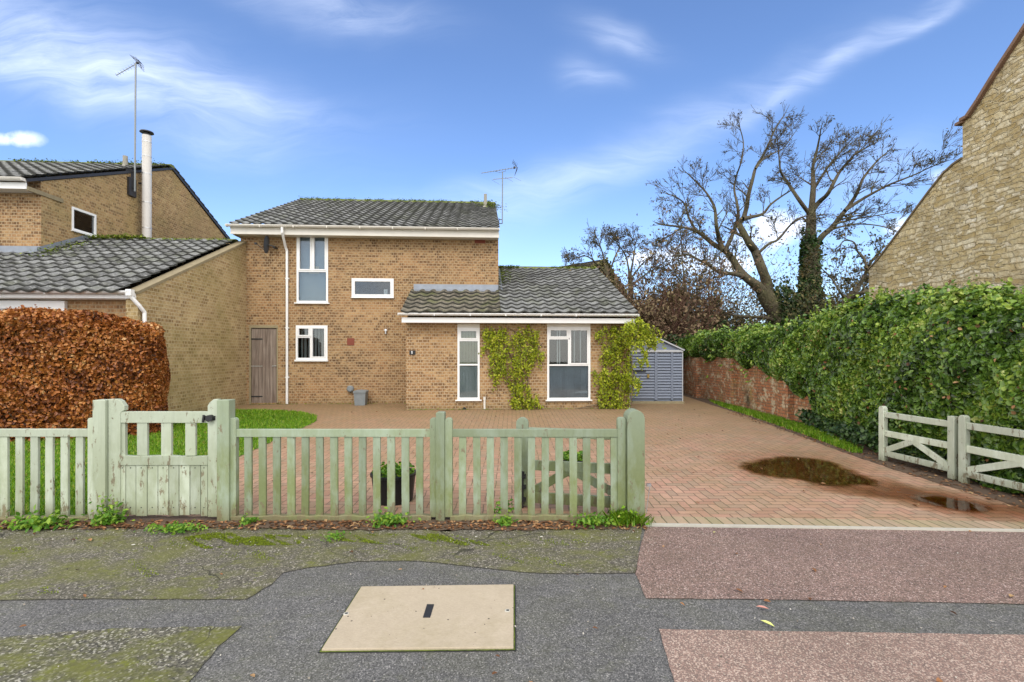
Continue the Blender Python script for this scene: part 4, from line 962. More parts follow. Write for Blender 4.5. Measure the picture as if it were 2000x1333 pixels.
# gable wall around the window, faces towards +x
x_ = NX
def gz_(y): return zg0+.435*(y-NY) if y < ridge_y else zpk-.435*(y-ridge_y)
zg0 = zpk-.435*(ridge_y-NY)
cols = [NY, wy0, wy1, ridge_y, GY]
for a, b_ in zip(cols[:-1], cols[1:]):
    if a == wy0:
        g.add([(x_, a, -.1), (x_, b_, -.1), (x_, b_, wz0), (x_, a, wz0)], [(0, 1, 2, 3)]); g.add([(x_, a, wz1), (x_, b_, wz1), (x_, b_, gz_(b_)), (x_, a, gz_(a))], [(0, 1, 2, 3)])
        g.add([(x_, a, wz0), (x_, b_, wz0), (x_-.2, b_, wz0), (x_-.2, a, wz0)], [(0, 1, 2, 3)]); g.add([(x_, a, wz1), (x_, b_, wz1), (x_-.2, b_, wz1), (x_-.2, a, wz1)], [(3, 2, 1, 0)])
        g.add([(x_, a, wz0), (x_-.2, a, wz0), (x_-.2, a, wz1), (x_, a, wz1)], [(0, 1, 2, 3)]); g.add([(x_, b_, wz0), (x_-.2, b_, wz0), (x_-.2, b_, wz1), (x_, b_, wz1)], [(3, 2, 1, 0)])
    else: g.add([(x_, a, -.1), (x_, b_, -.1), (x_, b_, gz_(b_)), (x_, a, gz_(a))], [(0, 1, 2, 3)])
g.box(x_-6.5, x_-6.3, NY, GY, -.1, 5.4); g.add([(x_-6.5, GY, -.1), (x_, GY, -.1), (x_, GY, 5.7), (x_-6.5, GY, 5.7)], [(3, 2, 1, 0)])
NB(g, 'gable_wall', M['brick_gable'])
MBf = MB(); MBf.add([(x_-6.5, NY, -.1), (x_, NY, -.1), (x_, NY, zg0+.05), (x_-6.5, NY, zg0+.05)], [(0, 1, 2, 3)]); NB(MBf, 'wall', M['brick'])
# gable window: frame in the side wall
f = MB(); fw = .06
f.box(x_-.03, x_+.015, wy0, wy0+fw, wz0, wz1); f.box(x_-.03, x_+.015, wy1-fw, wy1, wz0, wz1); f.box(x_-.03, x_+.015, wy0+fw, wy1-fw, wz0, wz0+fw); f.box(x_-.03, x_+.015, wy0+fw, wy1-fw, wz1-fw, wz1)
wo_ = NB(f, 'window', M['upvc'], bevel=.003)
p_ = MB().box(x_-.02, x_-.01, wy0+fw, wy1-fw, wz0+fw, wz1-fw); p_.v = [(a-NX, b_-NY, c) for a, b_, c in p_.v]; p_.build('pane', M['glass'], wo_)
p_ = MB().box(x_-.0, x_+.06, wy0-.02, wy1+.02, wz0-.03, wz0-.001); p_.v = [(a-NX, b_-NY, c) for a, b_, c in p_.v]; p_.build('sill', M['upvc'], wo_)
p_ = MB(); p_.add([(x_-.3, wy0-.4, wz0-.3), (x_-.3, wy1+.4, wz0-.3), (x_-.3, wy1+.4, wz1+.3), (x_-.3, wy0-.4, wz1+.3)], [(0, 1, 2, 3)]); NB(p_, 'interior', M['inside'])
def off(o): o.location = (-NX, -NY, 0); return o
zgt = zg0+.06
off(tile_roof('roof', x_-6.5, x_+.04, NY-.42, zgt-.42*.435+.05, ridge_y, .435, M['tile'], nb_))
off(tile_roof('roof', x_-6.5, x_+.04, GY+.3, zgt-.3*.435+.06, ridge_y, .435, M['tile'], nb_, back=True))
zrn = zgt+.435*(ridge_y-NY)+.05
rd = MB()
for k in range(14):
    xa = x_-6.4+k*.46; rd.prism([(ridge_y-.15, zrn-.03), (ridge_y-.08, zrn+.06), (ridge_y+.08, zrn+.06), (ridge_y+.15, zrn-.03)][::-1], xa, xa+.455, 'x')
NB(rd, 'ridge_tiles', M['ridge'])
off(mossy('ridge_moss', (x_-5, ridge_y-.1, zrn+.04), (x_, ridge_y-.1, zrn+.04), 3500, (0, .1, .02), .07, nb_))
off(mossy('ridge_moss', (x_-1.2, ridge_y-.4, zrn-.12), (x_, ridge_y-.4, zrn-.12), 1500, (.1, .2, .03), .07, nb_))
vb = MB(); vb.bar((x_+.02, NY-.42, zgt-.42*.435+.0), (x_+.02, ridge_y, zrn-.06), .07, .05); vb.bar((x_+.02, ridge_y, zrn-.06), (x_+.02, GY+.3, zgt-.1), .07, .05); NB(vb, 'verge', M['iron'])
e_ = MB(); zz = zgt-.42*.435; e_.box(x_-6.5, x_-.02, NY-.36, NY, zz-.17, zz-.155); NB(e_, 'soffit', M['upvc_old'])
e_ = MB(); e_.box(x_-6.5, x_-.0, NY-.385, NY-.361, zz-.19, zz-.04); NB(e_, 'fascia', M['upvc'])
e_ = MB(); e_.box(x_-.02, x_+.03, NY-.36, NY+.6, zz-.22, zz-.12); NB(e_, 'corbel', M['lightbrick'])
off(gutter('gutter', x_-6.5, x_+.02, NY-.47, zz+.03, M['upvc_old'], nb_, r=.065))
vp_ = MB(); xv = x_-.9; yv = 2.4; zv = zgt+.435*(yv-NY); vp_.tube([(xv, yv, zv), (xv, yv, zv+.42)], .07, 12).lathe([(.12, zv), (.08, zv+.12)], 12, (xv, yv, 0)); NB(vp_, 'vent_pipe', plain('cement_pipe', (.30, .29, .25), .9, var=.2))
# flue
fx, fy = x_+.24, 1.7; fl_ = MB(); fl_.tube([(fx, fy, 3.5), (fx, fy, 8.42)], .125, 20); flo = NB(fl_, 'flue', M['flue'])
q = MB()
for zz_ in (5.5, 6.3, 7.2, 7.75, 8.2): q.tube([(fx, fy, zz_), (fx, fy, zz_+.03)], .131, 20)
q.v = [(a-NX, b_-NY, c) for a, b_, c in q.v]; q.build('clamp_band', M['steel'], flo)
q = MB(); q.lathe([(.17, 8.50), (.19, 8.51), (.18, 8.54), (.05, 8.58)], 20, (fx, fy, 0)); q.tube([(fx, fy, 8.42), (fx, fy, 8.53)], .09, 12); q.v = [(a-NX, b_-NY, c) for a, b_, c in q.v]; q.build('cowl', M['dark'], flo)
q = MB(); q.box(x_, fx, fy-.03, fy+.03, 6.9, 6.94); q.box(x_, x_+.07, fy-.5, fy-.2, 6.4, 6.95); NB(q, 'wall_bracket', M['iron'])
# link building (garage)
LX0, LX1 = x_-6.5, .15; LYf = -4.31
wl = MB()
ygr = [LYf, -4.05]+[-4.05+k*.45 for k in range(1, 10)]+[0.0]
def cz(y): return 2.76+.458*(y-LYf)
wl.prism([(LYf, -.1), (0, -.1), (0, cz(0)-.02), (LYf, cz(LYf)-.02)], LX1-.22, LX1, 'x')
NB(wl, 'side_wall', M['brick_moss'])
cp = MB(); cp.bar((LX1-.10, LYf-.02, cz(LYf)+.01), (LX1-.10, .0, cz(0)+.01), .055, .24); NB(cp, 'coping', M['lightbrick'])
fw_ = MB(); fw_.box(LX0, LX1-.23, -4.12, -3.95, -.1, 2.66); NB(fw_, 'garage_wall', M['brick'])
gd = MB(); gd.box(-4.6, -1.35, -4.16, -4.121, .1, 2.45); gd.box(-1.4, -1.3, -4.19, -4.121, .1, 2.62); gd.box(-4.7, -1.4, -4.19, -4.121, 2.46, 2.62); gdo = NB(gd, 'garage_window', M['upvc'])
q = MB(); q.box(-4.5, -1.5, -4.175, -4.161, 1.2, 2.38); q.v = [(a-NX, b_-NY, c) for a, b_, c in q.v]; q.build('pane', M['dark'], gdo)
zl0 = 2.765; SLk = .455
off(tile_roof('garage_roof', NX+.02, LX1-.2, LYf-.14, zl0, -.02, SLk, M['tile'], nb_))
off(tile_roof('garage_roof', LX0+.02, NX+.0, LYf-.14, zl0, NY-.02, SLk, M['tile'], nb_))
off(tile_roof('garage_roof', NX+.02, -.07, 3.6, zl0+.25, -.02, SLk, M['tile'], nb_, back=True))
zlr = zl0+SLk*(4.43)
rd = MB()
for k in range(9):
    xa = NX+.05+k*.42; rd.prism([(-.15, zlr-.05), (-.08, zlr+.03), (.06, zlr+.03), (.12, zlr-.05)][::-1], xa, xa+.415, 'x')
NB(rd, 'ridge_tiles', M['ridge'])
off(mossy('ridge_moss', (NX+.1, -.2, zlr-.02), (NX+1.5, -.15, zlr+.03), 3200, (.05, .16, .02), .08, nb_))
off(mossy('ridge_moss', (NX+.3, -.7, zlr-.25), (NX+.3, -2.2, zlr-.93), 1500, (.2, .12, .02), .07, nb_))
off(mossy('ridge_moss', (NX+.3, -.3, zlr-.08), (LX1-.3, -.2, zlr-.0), 1500, (.05, .1, .02), .06, nb_))
fl2 = MB(); fl2.add([(NX+.012, NY-.12, zl0+SLk*(NY-LYf+.05)+.16), (NX+.012, -.1, zlr+.14), (NX+.012, -.1, zlr-.06), (NX+.012, NY-.12, zl0+SLk*(NY-LYf+.05)-.02), (NX+.17, NY-.12, zl0+SLk*(NY-LYf+.05)+.06), (NX+.17, -.1, zlr+.02)], [(0, 3, 2, 1), (3, 4, 5, 2)])
zfl = zl0+SLk*(NY-LYf+.14); fl2.add([(LX0, NY-.012, zfl+.17), (NX+.012, NY-.012, zfl+.17), (NX+.012, NY-.012, zfl+.02), (LX0, NY-.012, zfl+.02), (LX0, NY-.2, zfl-.03), (NX+.1, NY-.2, zfl-.03)], [(0, 1, 2, 3)[::-1], (3, 2, 5, 4)[::-1]])
NB(fl2, 'flashing', M['lead'])
q = MB(); q.box(LX0, LX1-.03, LYf-.04, LYf-.02+.035, 2.655, 2.76); NB(q, 'fascia', M['upvc'], bevel=.003)
q = MB(); q.box(LX0, LX1-.23, LYf+.016, -4.125, 2.64, 2.655); NB(q, 'soffit', M['upvc_old'])
off(gutter('gutter', LX0, LX1-.02, LYf-.12, 2.785, M['upvc'], nb_, r=.055))
q = MB(); q.tube([(LX1-.06, LYf-.12, 2.80), (LX1-.06, LYf-.12, 2.70), (LX1+.03, LYf+.0, 2.52), (LX1+.06, LYf+.10, 2.40), (LX1+.06, LYf+.10, 2.3), (LX1+.06, LYf+.10, .15)], .036, 12); q.box(LX1-.11, LX1-.01, LYf-.17, LYf-.07, 2.70, 2.82); NB(q, 'downpipe', M['upvc'])
# aerial on the gable wall
ab = L2W(x_+.12, 1.35, 6.55)
YA = ab.y; tp = W(265, 124, YA)
a2 = empty('tv_aerial', ab, 0, 'very tall thin aerial mast rising beside the steel flue on the left gable', 'aerial')
MB().tube([(0, 0, -.0), (tp.x-ab.x, 0, tp.z-ab.z)], .024, 8).build('mast', M['alu'], a2)
MB().bar((-.14, 0, .1), (0, 0, .1), .03, .03).bar((-.14, 0, .6), (0, 0, .6), .03, .03).box(-.16, -.12, -.2, .12, -.05, .7).build('wall_bracket', M['iron'], a2)
pc = W(250, 133, YA)-ab
yagi(a2, pc+Vector((-.0, 0, -.02)), Vector((-.80, -.15, -.62)), .80, 9, .20, .16)
# ------------------------------------------------------------- bin and shed
x_, _ = LF(705, 790, -.35); bp = L2W(x_, -.35, gz(13.4)-.005)
bn = empty('storage_bin', bp, TH, 'small square grey plastic bin with a lid against the brick house wall', 'bin')
MB().add([(-.14, -.14, 0), (.14, -.14, 0), (.14, .14, 0), (-.14, .14, 0), (-.165, -.165, .36), (.165, -.165, .36), (.165, .165, .36), (-.165, .165, .36)], [(0, 3, 2, 1), (4, 5, 6, 7), (0, 1, 5, 4), (1, 2, 6, 5), (2, 3, 7, 6), (3, 0, 4, 7)]).build('body', M['bin'], bn, bevel=.012)
MB().prism([(-.18, .355), (.18, .355), (.175, .40), (.12, .425), (-.12, .425), (-.175, .40)], -.18, .18, 'y').build('lid', M['bin'], bn, bevel=.008)
MB().box(-.05, .05, -.03, .03, .425, .438).build('handle', M['bin'], bn, bevel=.004)
Ys = 13.9; sh0 = W(1229, 790, Ys); sh1 = W(1333, 790, Ys); sz = gz(Ys)
shed = empty('garden_shed', (sh0.x, Ys, sz), 0, 'blue-grey slatted plastic shed with white trimmed gable beside the house', 'shed')
wS = sh1.x-sh0.x; hE = W(0, 688, Ys).z-sz; hA = W(0, 662, Ys).z-sz; dS = 2.4
MB().box(.02, wS-.02, .03, dS, .06, hE).build('body', M['shed'], shed)
def slats(xa, xb, n=16):
    mb = MB(); z_a, z_b = .14, hE-.04; p = (z_b-z_a)/n
    for k in range(n): mb.add([(xa, .03, z_a+k*p), (xb, .03, z_a+k*p), (xb, -.025, z_a+k*p+.012), (xa, -.025, z_a+k*p+.012), (xb, .012, z_a+(k+1)*p-.008), (xa, .012, z_a+(k+1)*p-.008), (xb, .03, z_a+(k+1)*p-.006), (xa, .03, z_a+(k+1)*p-.006)], [(0, 1, 2, 3), (3, 2, 4, 5), (5, 4, 6, 7)])
    return mb
xm = wS*.50; xr = wS*.80
slats(.03, xm-.04).build('door_panel', M['shed'], shed); slats(xm+.04, xr-.03).build('door_panel', M['shed'], shed); slats(xr+.03, wS-.02).build('side_panel', M['shed'], shed)
MB().box(xm-.04, xm+.04, -.03, .03, .1, hE).box(xr-.03, xr+.03, -.03, .03, .1, hE).build('post', M['shed'], shed, bevel=.005)
MB().box(.0, wS, -.04, .03, hE-.005, hE+.06).build('lintel', M['shed_light'], shed, bevel=.004)
MB().box(-.01, .015, -.02, .05, .0, hE).box(wS-.015, wS+.01, -.02, .05, .0, hE).build('corner_trim', M['shed_light'], shed)
MB().prism([(.0, hE+.05), (wS, hE+.05), (wS/2, hA)], .0, .05, 'y').build('gable', M['shed'], shed)
MB().bar((-.04, dS/2, hE+.04), (wS/2, dS/2, hA+.03), .03, dS+.1).bar((wS/2, dS/2, hA+.03), (wS+.04, dS/2, hE+.04), .03, dS+.1).build('roof', plain('shed_roof', (.13, .15, .19), .6), shed)
MB().bar((-.04, -.06, hE+.05), (wS/2, -.06, hA+.04), .035, .02).bar((wS/2, -.06, hA+.04), (wS+.04, -.06, hE+.05), .035, .02).build('verge_trim', M['shed_light'], shed)
MB().box(-.02, wS+.02, -.1, dS, -.02, .065).build('base', M['wood_old'], shed, bevel=.008)
MB().box(.03, xm*.62, -.05, -.03, hE*.62, hE*.62+.05).box(.03, .055, -.05, -.03, hE*.62, hE*.95).build('door_bar', M['dark'], shed)
MB().box(xm*.66, xm*.74, -.045, -.015, hE*.50, hE*.57).build('padlock', plain('brass', (.45, .32, .10), .35, .8), shed)
# ------------------------------------------------------------- front fence, garden gate
FY = 4.65
def fx_(px, Y=FY): return (px-CX)/FPX*Y
def fz_(py, Y=FY): return CH+(HY-py)/FPX*Y
def rounded_post(x0, x1, y0, y1, z0, z1, r=None, n=10):
    r = r or (x1-x0)/2; c = []
    for k in range(n+1):
        a = math.pi*k/n; xc = x1-r if k <= n/2 else x0+r; c.append((xc+r*math.cos(a), z1-r+r*math.sin(a)))
    poly = [(x0, z0), (x1, z0)]+c
    return MB().prism(poly, y0, y1, 'y')
def shoulder_post(x0, x1, xw, z0, zs, z1, y0, y1, left=True):
    "stile with a rounded horn: wide at the bottom (x0..x1), horn on one side only"
    if left: poly = [(x0, z0), (x1, z0), (x1, z1), (xw, z1), (x0+.02, zs+.02), (x0+.008, zs+.012), (x0, zs-.0)]
    else: poly = [(x0, z0), (x1, z0), (x1, zs), (x1-.008, zs+.012), (xw, z1), (x0, z1)]
    return MB().prism(poly, y0, y1, 'y')
def baluster(x, z0, z1, m, parent, w_=.072):
    j = random.uniform(-.0025, .0025)
    a_ = random.uniform(-.003, .003); b2 = random.uniform(-.004, .004)
    q = MB(); n_ = 4; w_ = w_*random.uniform(.95, 1.03)
    vs = []
    for k in range(n_+1):
        f_ = k/n_; xo = x+a_*math.sin(f_*3)+b2*(1-f_); z_ = z0+(z1-z0)*f_
        vs += [(xo-w_/2, FY-.012+j, z_), (xo+w_/2, FY-.012+j, z_), (xo+w_/2, FY+.014+j, z_), (xo-w_/2, FY+.014+j, z_)]
    fs = [(0, 3, 2, 1), tuple(n_*4+i for i in range(4))]
    for k in range(n_):
        for e_ in range(4): fs.append((k*4+e_, k*4+(e_+1) % 4, k*4+4+(e_+1) % 4, k*4+4+e_))
    o_ = q.add(vs, fs).build('baluster', m, parent, bevel=.003)
    return o_
def fence_run(label, xs0, xs1, stiles, balus, m, rail_z, kick_z, posts, group='pale green picket fence panels'):
    f = empty('picket_fence', (0, 0, 0), 0, label, 'fence', group)
    MB().box(xs0, xs1, FY-.022, FY+.026, *rail_z).build('top_rail', m, f, bevel=.004)
    # rotten wavy gravel board
    kb_ = MB(); n = max(2, int((xs1-xs0)/.08)); xx = [xs0+(xs1-xs0)*k/n for k in range(n+1)]
    for a, b_ in zip(xx[:-1], xx[1:]):
        pass
    tops = [kick_z[1]+random.uniform(-.010, .006) for _ in xx]; fr = [FY-.035+random.uniform(-.004, .004) for _ in xx]
    vs = []
    for x, t_, y_ in zip(xx, tops, fr): vs += [(x, y_, kick_z[0]), (x, y_, t_-.008), (x, y_+.010, t_), (x, FY+.035, t_-.002), (x, FY+.035, kick_z[0])]
    fs = []
    for k in range(len(xx)-1):
        for q in range(4): fs.append((k*5+q, k*5+5+q, k*5+6+q, k*5+1+q))
    fs += [(0, 1, 2, 3, 4), tuple(len(vs)-5+i for i in (4, 3, 2, 1, 0))]
    kb_.add(vs, fs).build('gravel_board', M['kick'], f)
    for x in balus: baluster(x, kick_z[1]-.01, rail_z[0]+.004, m, f)
    for s_ in stiles: s_.build('stile', m, f, bevel=.004)
    for p in posts: p.build('post', m, f, bevel=.005)
    return f
zr0, zr1 = fz_(853.5), fz_(838.5); zk = (0.0, fz_(1005)); zst = fz_(816)
# left run, up to the hinge post
left_b = [fx_(p) for p in (157, 127, 98, 69, 39, 9)]; st = left_b[4]-left_b[3]
while left_b[-1] > -6.6: left_b.append(left_b[-1]+st)
fence_run('pale picket fence panel left of the garden gate in front of the copper beech hedge', -6.9, fx_(178), [rounded_post(fx_(176), fx_(190), FY-.03, FY+.03, .01, zst, .02)],
          left_b, M['fence_pale'], (fz_(853), fz_(838)), (0.0, fz_(1008)), [MB().box(fx_(190), fx_(214.5), FY-.055, FY+.055, -.05, fz_(781))])
mid_b = [fx_(485+k*27.9) for k in range(13)]
fence_run('green stained picket fence panel between the garden gate and the middle post', fx_(455), fx_(843), [rounded_post(fx_(446), fx_(464), FY-.03, FY+.03, .02, zst, .03), rounded_post(fx_(840.5), fx_(854), FY-.03, FY+.03, .03, zst, .03)],
          mid_b, M['fence'], (zr0, zr1), (0.0, fz_(1005)), [MB().box(fx_(430), fx_(453.5), FY-.055, FY+.055, -.05, fz_(781)), MB().prism([(fx_(852.5), .0), (fx_(869.5), 0), (fx_(869.5), fz_(806)), (fx_(866), fz_(804.5)), (fx_(856), fz_(804.5)), (fx_(852.5), fz_(806))], FY-.05, FY+.05, 'y')])
r_b = [fx_(904+k*26.85) for k in range(12)]
endp = rounded_post(fx_(1222), fx_(1255.5), FY-.075, FY+.11, -.05, fz_(800))
fence_run('green stained picket fence panel between the middle post and the round topped drive post', fx_(880), fx_(1210), [rounded_post(fx_(869.5), fx_(884), FY-.03, FY+.03, .03, zst, .03), rounded_post(fx_(1205), fx_(1221), FY-.03, FY+.03, .03, fz_(815), .03)],
          r_b, M['fence'], (zr0, zr1), (0.0, fz_(1004)), [endp])
# garden gate
gg = empty('garden_gate', (fx_(320), FY, 0), 0, 'pale green wooden garden gate with boarded lower half and three short balusters', 'gate')
def gx(px): return fx_(px)-fx_(320)
MB().prism([(gx(215.5), .03), (gx(239), .03), (gx(239), fz_(806)), (gx(247), fz_(801)), (gx(247), fz_(793)), (gx(240), fz_(783)), (gx(234), fz_(779.5)), (gx(215.5), fz_(779.5))], -.025, .025, 'y').build('stile', M['fence_pale'], gg, bevel=.004)
MB().prism([(gx(409), .03), (gx(429), .03), (gx(429), fz_(779.5)), (gx(420), fz_(780)), (gx(412), fz_(786)), (gx(408.5), fz_(793))], -.025, .025, 'y').build('stile', M['fence_pale'], gg, bevel=.004)
MB().box(gx(239), gx(409), -.022, .022, fz_(826), fz_(804)).build('top_rail', M['fence_pale'], gg, bevel=.004)
MB().prism([(gx(237), fz_(908)), (gx(409), fz_(908)), (gx(409), fz_(890)), (gx(370), fz_(891.5)), (gx(330), fz_(889)), (gx(270), fz_(890.5)), (gx(237), fz_(889))], -.030, .022, 'y').build('mid_rail', M['fence_pale'], gg, bevel=.004)
for c_ in (279.5, 326.5, 373.5): MB().box(gx(c_-10), gx(c_+10), -.014, .014, fz_(890), fz_(825)).build('baluster', M['fence_pale'], gg, bevel=.003)
MB().box(gx(239), gx(246), -.010, .02, fz_(890), fz_(825)).build('bead', M['fence_pale'], gg)
bx = [237, 248, 268, 290, 311, 332, 352, 373, 394, 408]
for a, b_ in zip(bx[:-1], bx[1:]):
    bd_ = MB().box(gx(a)+.004, gx(b_)-.002, -.018+random.uniform(-.002, .002), .004, .035+random.uniform(0, .018), fz_(907.5)).build('board', M['fence_pale'], gg, bevel=.003)
    nl_ = MB()
    for zz_ in (.12, .50): nl_.tube([((gx(a)+gx(b_))/2, -.019, zz_), ((gx(a)+gx(b_))/2, -.0225, zz_)], .005, 8)
    nl_.build('nail', M['iron'], bd_)
lt = MB().box(gx(401), gx(424), -.034, -.024, fz_(820), fz_(812)); lt.tube([(gx(416), -.02, fz_(816)), (gx(416), -.07, fz_(816))], .032, 14); lt.tube([(gx(402), -.045, fz_(824)), (gx(404), -.045, fz_(810))], .011, 8); lt.build('latch', M['iron'], gg)
# drive gates
def drive_gate(p0, p1, z0, h, m, label, group, pn=.085, lean=0):
    p0 = Vector(p0); p1 = Vector(p1); d = p1-p0; L = d.length
    g_ = empty('drive_gate', (p0.x, p0.y, z0), math.atan2(d.y, d.x), label, 'gate', group)
    rounded_post(0, pn, -.035, .035, 0, h*1.0).build('stile', m, g_, bevel=.004)
    MB().box(L-pn, L, -.035, .035, -.0, h*.98).build('stile', m, g_, bevel=.004)
    for za, zb in ((.80, .90), (.46, .565), (.10, .20)): MB().box(pn, L-pn, -.022, .022, h*za, h*zb).build('rail', m, g_, bevel=.006)
    mid = L*.48
    MB().bar((pn, -.005, h*.20), (mid, -.005, h*.47), .08, .03, (0, 0, 1)).build('brace', m, g_, bevel=.004)
    MB().bar((mid, -.008, h*.47), (L-pn, -.008, h*.18), .08, .03, (0, 0, 1)).build('brace', m, g_, bevel=.004)
    return g_
A_ = (5.40, 7.08); B_ = (5.50, 5.98); C_ = (5.62, 4.55)
gA = drive_gate(A_, B_, .03, .80, M['gate_old'], 'peeling pale green drive gate leaf folded back against the ivy, the farther leaf', 'folded drive gates by the ivy')
gB = drive_gate((5.505, 5.93), C_, .015, .83, M['gate_old'], 'peeling pale green drive gate leaf nearest the road in front of the ivy', 'folded drive gates by the ivy')
# the other leaf folded behind the front fence
lf = empty('drive_gate', (fx_(1009, 5.05), 5.05, 0.0), math.atan2(4.82-5.05, fx_(1225, 4.82)-fx_(1009, 5.05)), 'green drive gate leaf folded open behind the picket fence by the round post', 'gate')
Lg = math.dist((fx_(1009, 5.05), 5.05), (fx_(1225, 4.82), 4.82)); hg = fz_(815, 5.05)
rounded_post(0, .125, -.03, .03, .02, hg).build('stile', M['fence'], lf, bevel=.004)
MB().box(.125, Lg, -.02, .02, hg-.20, hg-.105).build('top_rail', M['fence'], lf, bevel=.004)
MB().box(.125, Lg, -.02, .02, .39, .49).build('rail', M['fence'], lf, bevel=.004); MB().box(.125, Lg, -.02, .02, .05, .16).build('rail', M['fence'], lf, bevel=.004)
MB().bar((.13, -.0, .14), (Lg*.5, -.0, .41), .085, .03).build('brace', M['fence'], lf, bevel=.004); MB().bar((Lg*.5, 0, .41), (Lg, 0, .14), .085, .03).build('brace', M['fence'], lf, bevel=.004)
bo = MB(); bo.tube([(.075, -.05, .0), (.075, -.05, .37)], .009, 8); bo.tube([(.075, -.05, .36), (.075, -.05, .38)], .016, 8)
for zz_ in (.07, .2, .31): bo.box(.045, .105, -.062, -.03, zz_, zz_+.04)
bo.build('drop_bolt', M['iron'], lf)
# planters behind the fence
def planter(x, y, r, h, label, seed):
    p = empty('planter', (x, y, gz(y)), 0, label, 'planter')
    MB().lathe([(r*.86, 0), (r*1.0, h*.9), (r*1.06, h*.92), (r*1.06, h), (r*.95, h), (r*.93, h*.86), (.01, h*.86)], 28).build('pot', M['soil_pot'], p, smooth=False)
    a = RNG.uniform(0, 6.28, 420); rr = r*np.sqrt(RNG.uniform(0, 1, 420))*.95
    P_ = np.stack([rr*np.cos(a), rr*np.sin(a), h*.86+RNG.uniform(0, .11, 420)], 1)
    leaves('foliage', P_, (0, 0, 1), .045, .6, M['weed'], p, spread=.8)
planter(fx_(769, 5.25), 5.25, .235, .30, 'black tub of green seedlings behind the middle fence panel', 1)
planter(fx_(1120, 6.3), 6.3, .15, .20, 'small black pot of seedlings on the drive behind the folded gate', 2)
MB_ = MB(); MB_.bar((fx_(1262, 4.75), 4.75, .03), (fx_(1269, 4.75), 4.75, .29), .006, .006, (0, 1, 0)); MB_.box(fx_(1263, 4.75), fx_(1269, 4.75)+.012, 4.74, 4.76, .29, .315)
tag(MB_.build('garden_stake', M['steel']), 'thin metal stake standing beside the round topped drive post', 'stake')

# ------------------------------------------------------------- copper beech hedge
def surf_leaves(P0, P1, thick, z0, hfun, n, size, bump_=.10, seed=0, endround=.35):
    "points and normals over the front, top and ends of a clipped hedge running P0 -> P1 (front face on the right-hand side)"
    P0 = Vector(P0); P1 = Vector(P1); d = (P1-P0); L = d.length; d.normalize(); nrm = Vector((d.y, -d.x))
    out = []; nn = []
    fr = int(n*.62); tp = int(n*.2); en = n-fr-tp
    def bmp(a, b_): return bump_*(np.sin(a*2.1+seed)*.4+np.sin(b_*3.3+a*1.7)*.3+np.sin(a*5.1-b_*4.2)*.2+np.sin(a*11+b_*9)*.12)
    s_ = RNG.uniform(0, L, fr); t_ = RNG.uniform(0, 1, fr); h = hfun(s_)
    inset = bmp(s_, t_*3)-endround*np.clip((s_-(L-.45))/.45, 0, 1)**2.5-.12*np.clip((t_-.90)/.10, 0, 1)**2-.05*(1-t_)
    jn = RNG.normal(0, .045, fr); x = P0.x+d.x*s_+nrm.x*(inset+jn); y = P0.y+d.y*s_+nrm.y*(inset+jn); z = z0+t_*h
    out.append(np.stack([x, y, z], 1)); nn.append(np.tile([nrm.x, nrm.y, .25], (fr, 1)))
    s_ = RNG.uniform(0, L-.12, tp); q = RNG.uniform(-.1, thick, tp); h = hfun(s_)+bmp(s_, q*2)*.6-.18*np.clip((.15-q)/.25, 0, 1)**2-.3*np.clip((s_-(L-.5))/.5, 0, 1)**3
    out.append(np.stack([P0.x+d.x*s_-nrm.x*q, P0.y+d.y*s_-nrm.y*q, z0+h+RNG.normal(0, .03, tp)], 1)); nn.append(np.tile([0, 0, 1.0], (tp, 1)))
    q = RNG.uniform(.0, thick, en); t_ = RNG.uniform(0, 1, en); h = hfun(np.full(en, L)); e = L-.05+bmp(q*2, t_*3)-.15*np.clip((t_-.8)/.2, 0, 1)**2-.10*np.clip((.3-q)/.3, 0, 1)**2
    out.append(np.stack([P0.x+d.x*e-nrm.x*q, P0.y+d.y*e-nrm.y*q, z0+t_*h*.97], 1)); nn.append(np.tile([d.x, d.y, .2], (en, 1)))
    return np.concatenate(out), np.concatenate(nn)
HP0, HP1 = (-11.2, 7.3), (-6.66, 9.04); HL = math.dist(HP0, HP1)
hb = empty('beech_hedge', (-8.8, 8.2, 0), 0, 'clipped copper brown beech hedge on the lawn beside the left garage', 'hedge')
hfun = lambda s_: 2.46-.045*s_+.0*s_+.03*np.sin(s_*2.3)+.02*np.sin(s_*7)
hfun = lambda s_: 2.52-(s_/HL)*.40+.03*np.sin(s_*2.3)+.02*np.sin(s_*7)
core = MB(); d_ = (Vector(HP1)-Vector(HP0)).normalized(); n_ = Vector((d_.y, -d_.x))
def hpt(s_, q): return (HP0[0]+d_.x*s_-n_.x*q, HP0[1]+d_.y*s_-n_.y*q)
a, b_, c, e = hpt(0, .12), hpt(HL-.28, .16), hpt(HL-.28, .85), hpt(0, .85)
a2_, b2_, c2_, e2_ = hpt(0, .28), hpt(HL-.5, .34), hpt(HL-.5, .7), hpt(0, .7)
core.add([(*a, .0), (*b_, .0), (*c, 0), (*e, 0), (*a, 2.1), (*b_, 1.72), (*c, 1.72), (*e, 2.1), (*a2_, 2.36), (*b2_, 1.97), (*c2_, 1.97), (*e2_, 2.36)],
         [(0, 1, 5, 4), (1, 2, 6, 5), (2, 3, 7, 6), (3, 0, 4, 7), (4, 5, 9, 8), (5, 6, 10, 9), (6, 7, 11, 10), (7, 4, 8, 11), (8, 9, 10, 11)])
core.v = [(x+8.8, y-8.2, z) for x, y, z in core.v]; core.build('branches', M['beech_core'], hb)
sk = MB(); rr_ = random.Random(4)
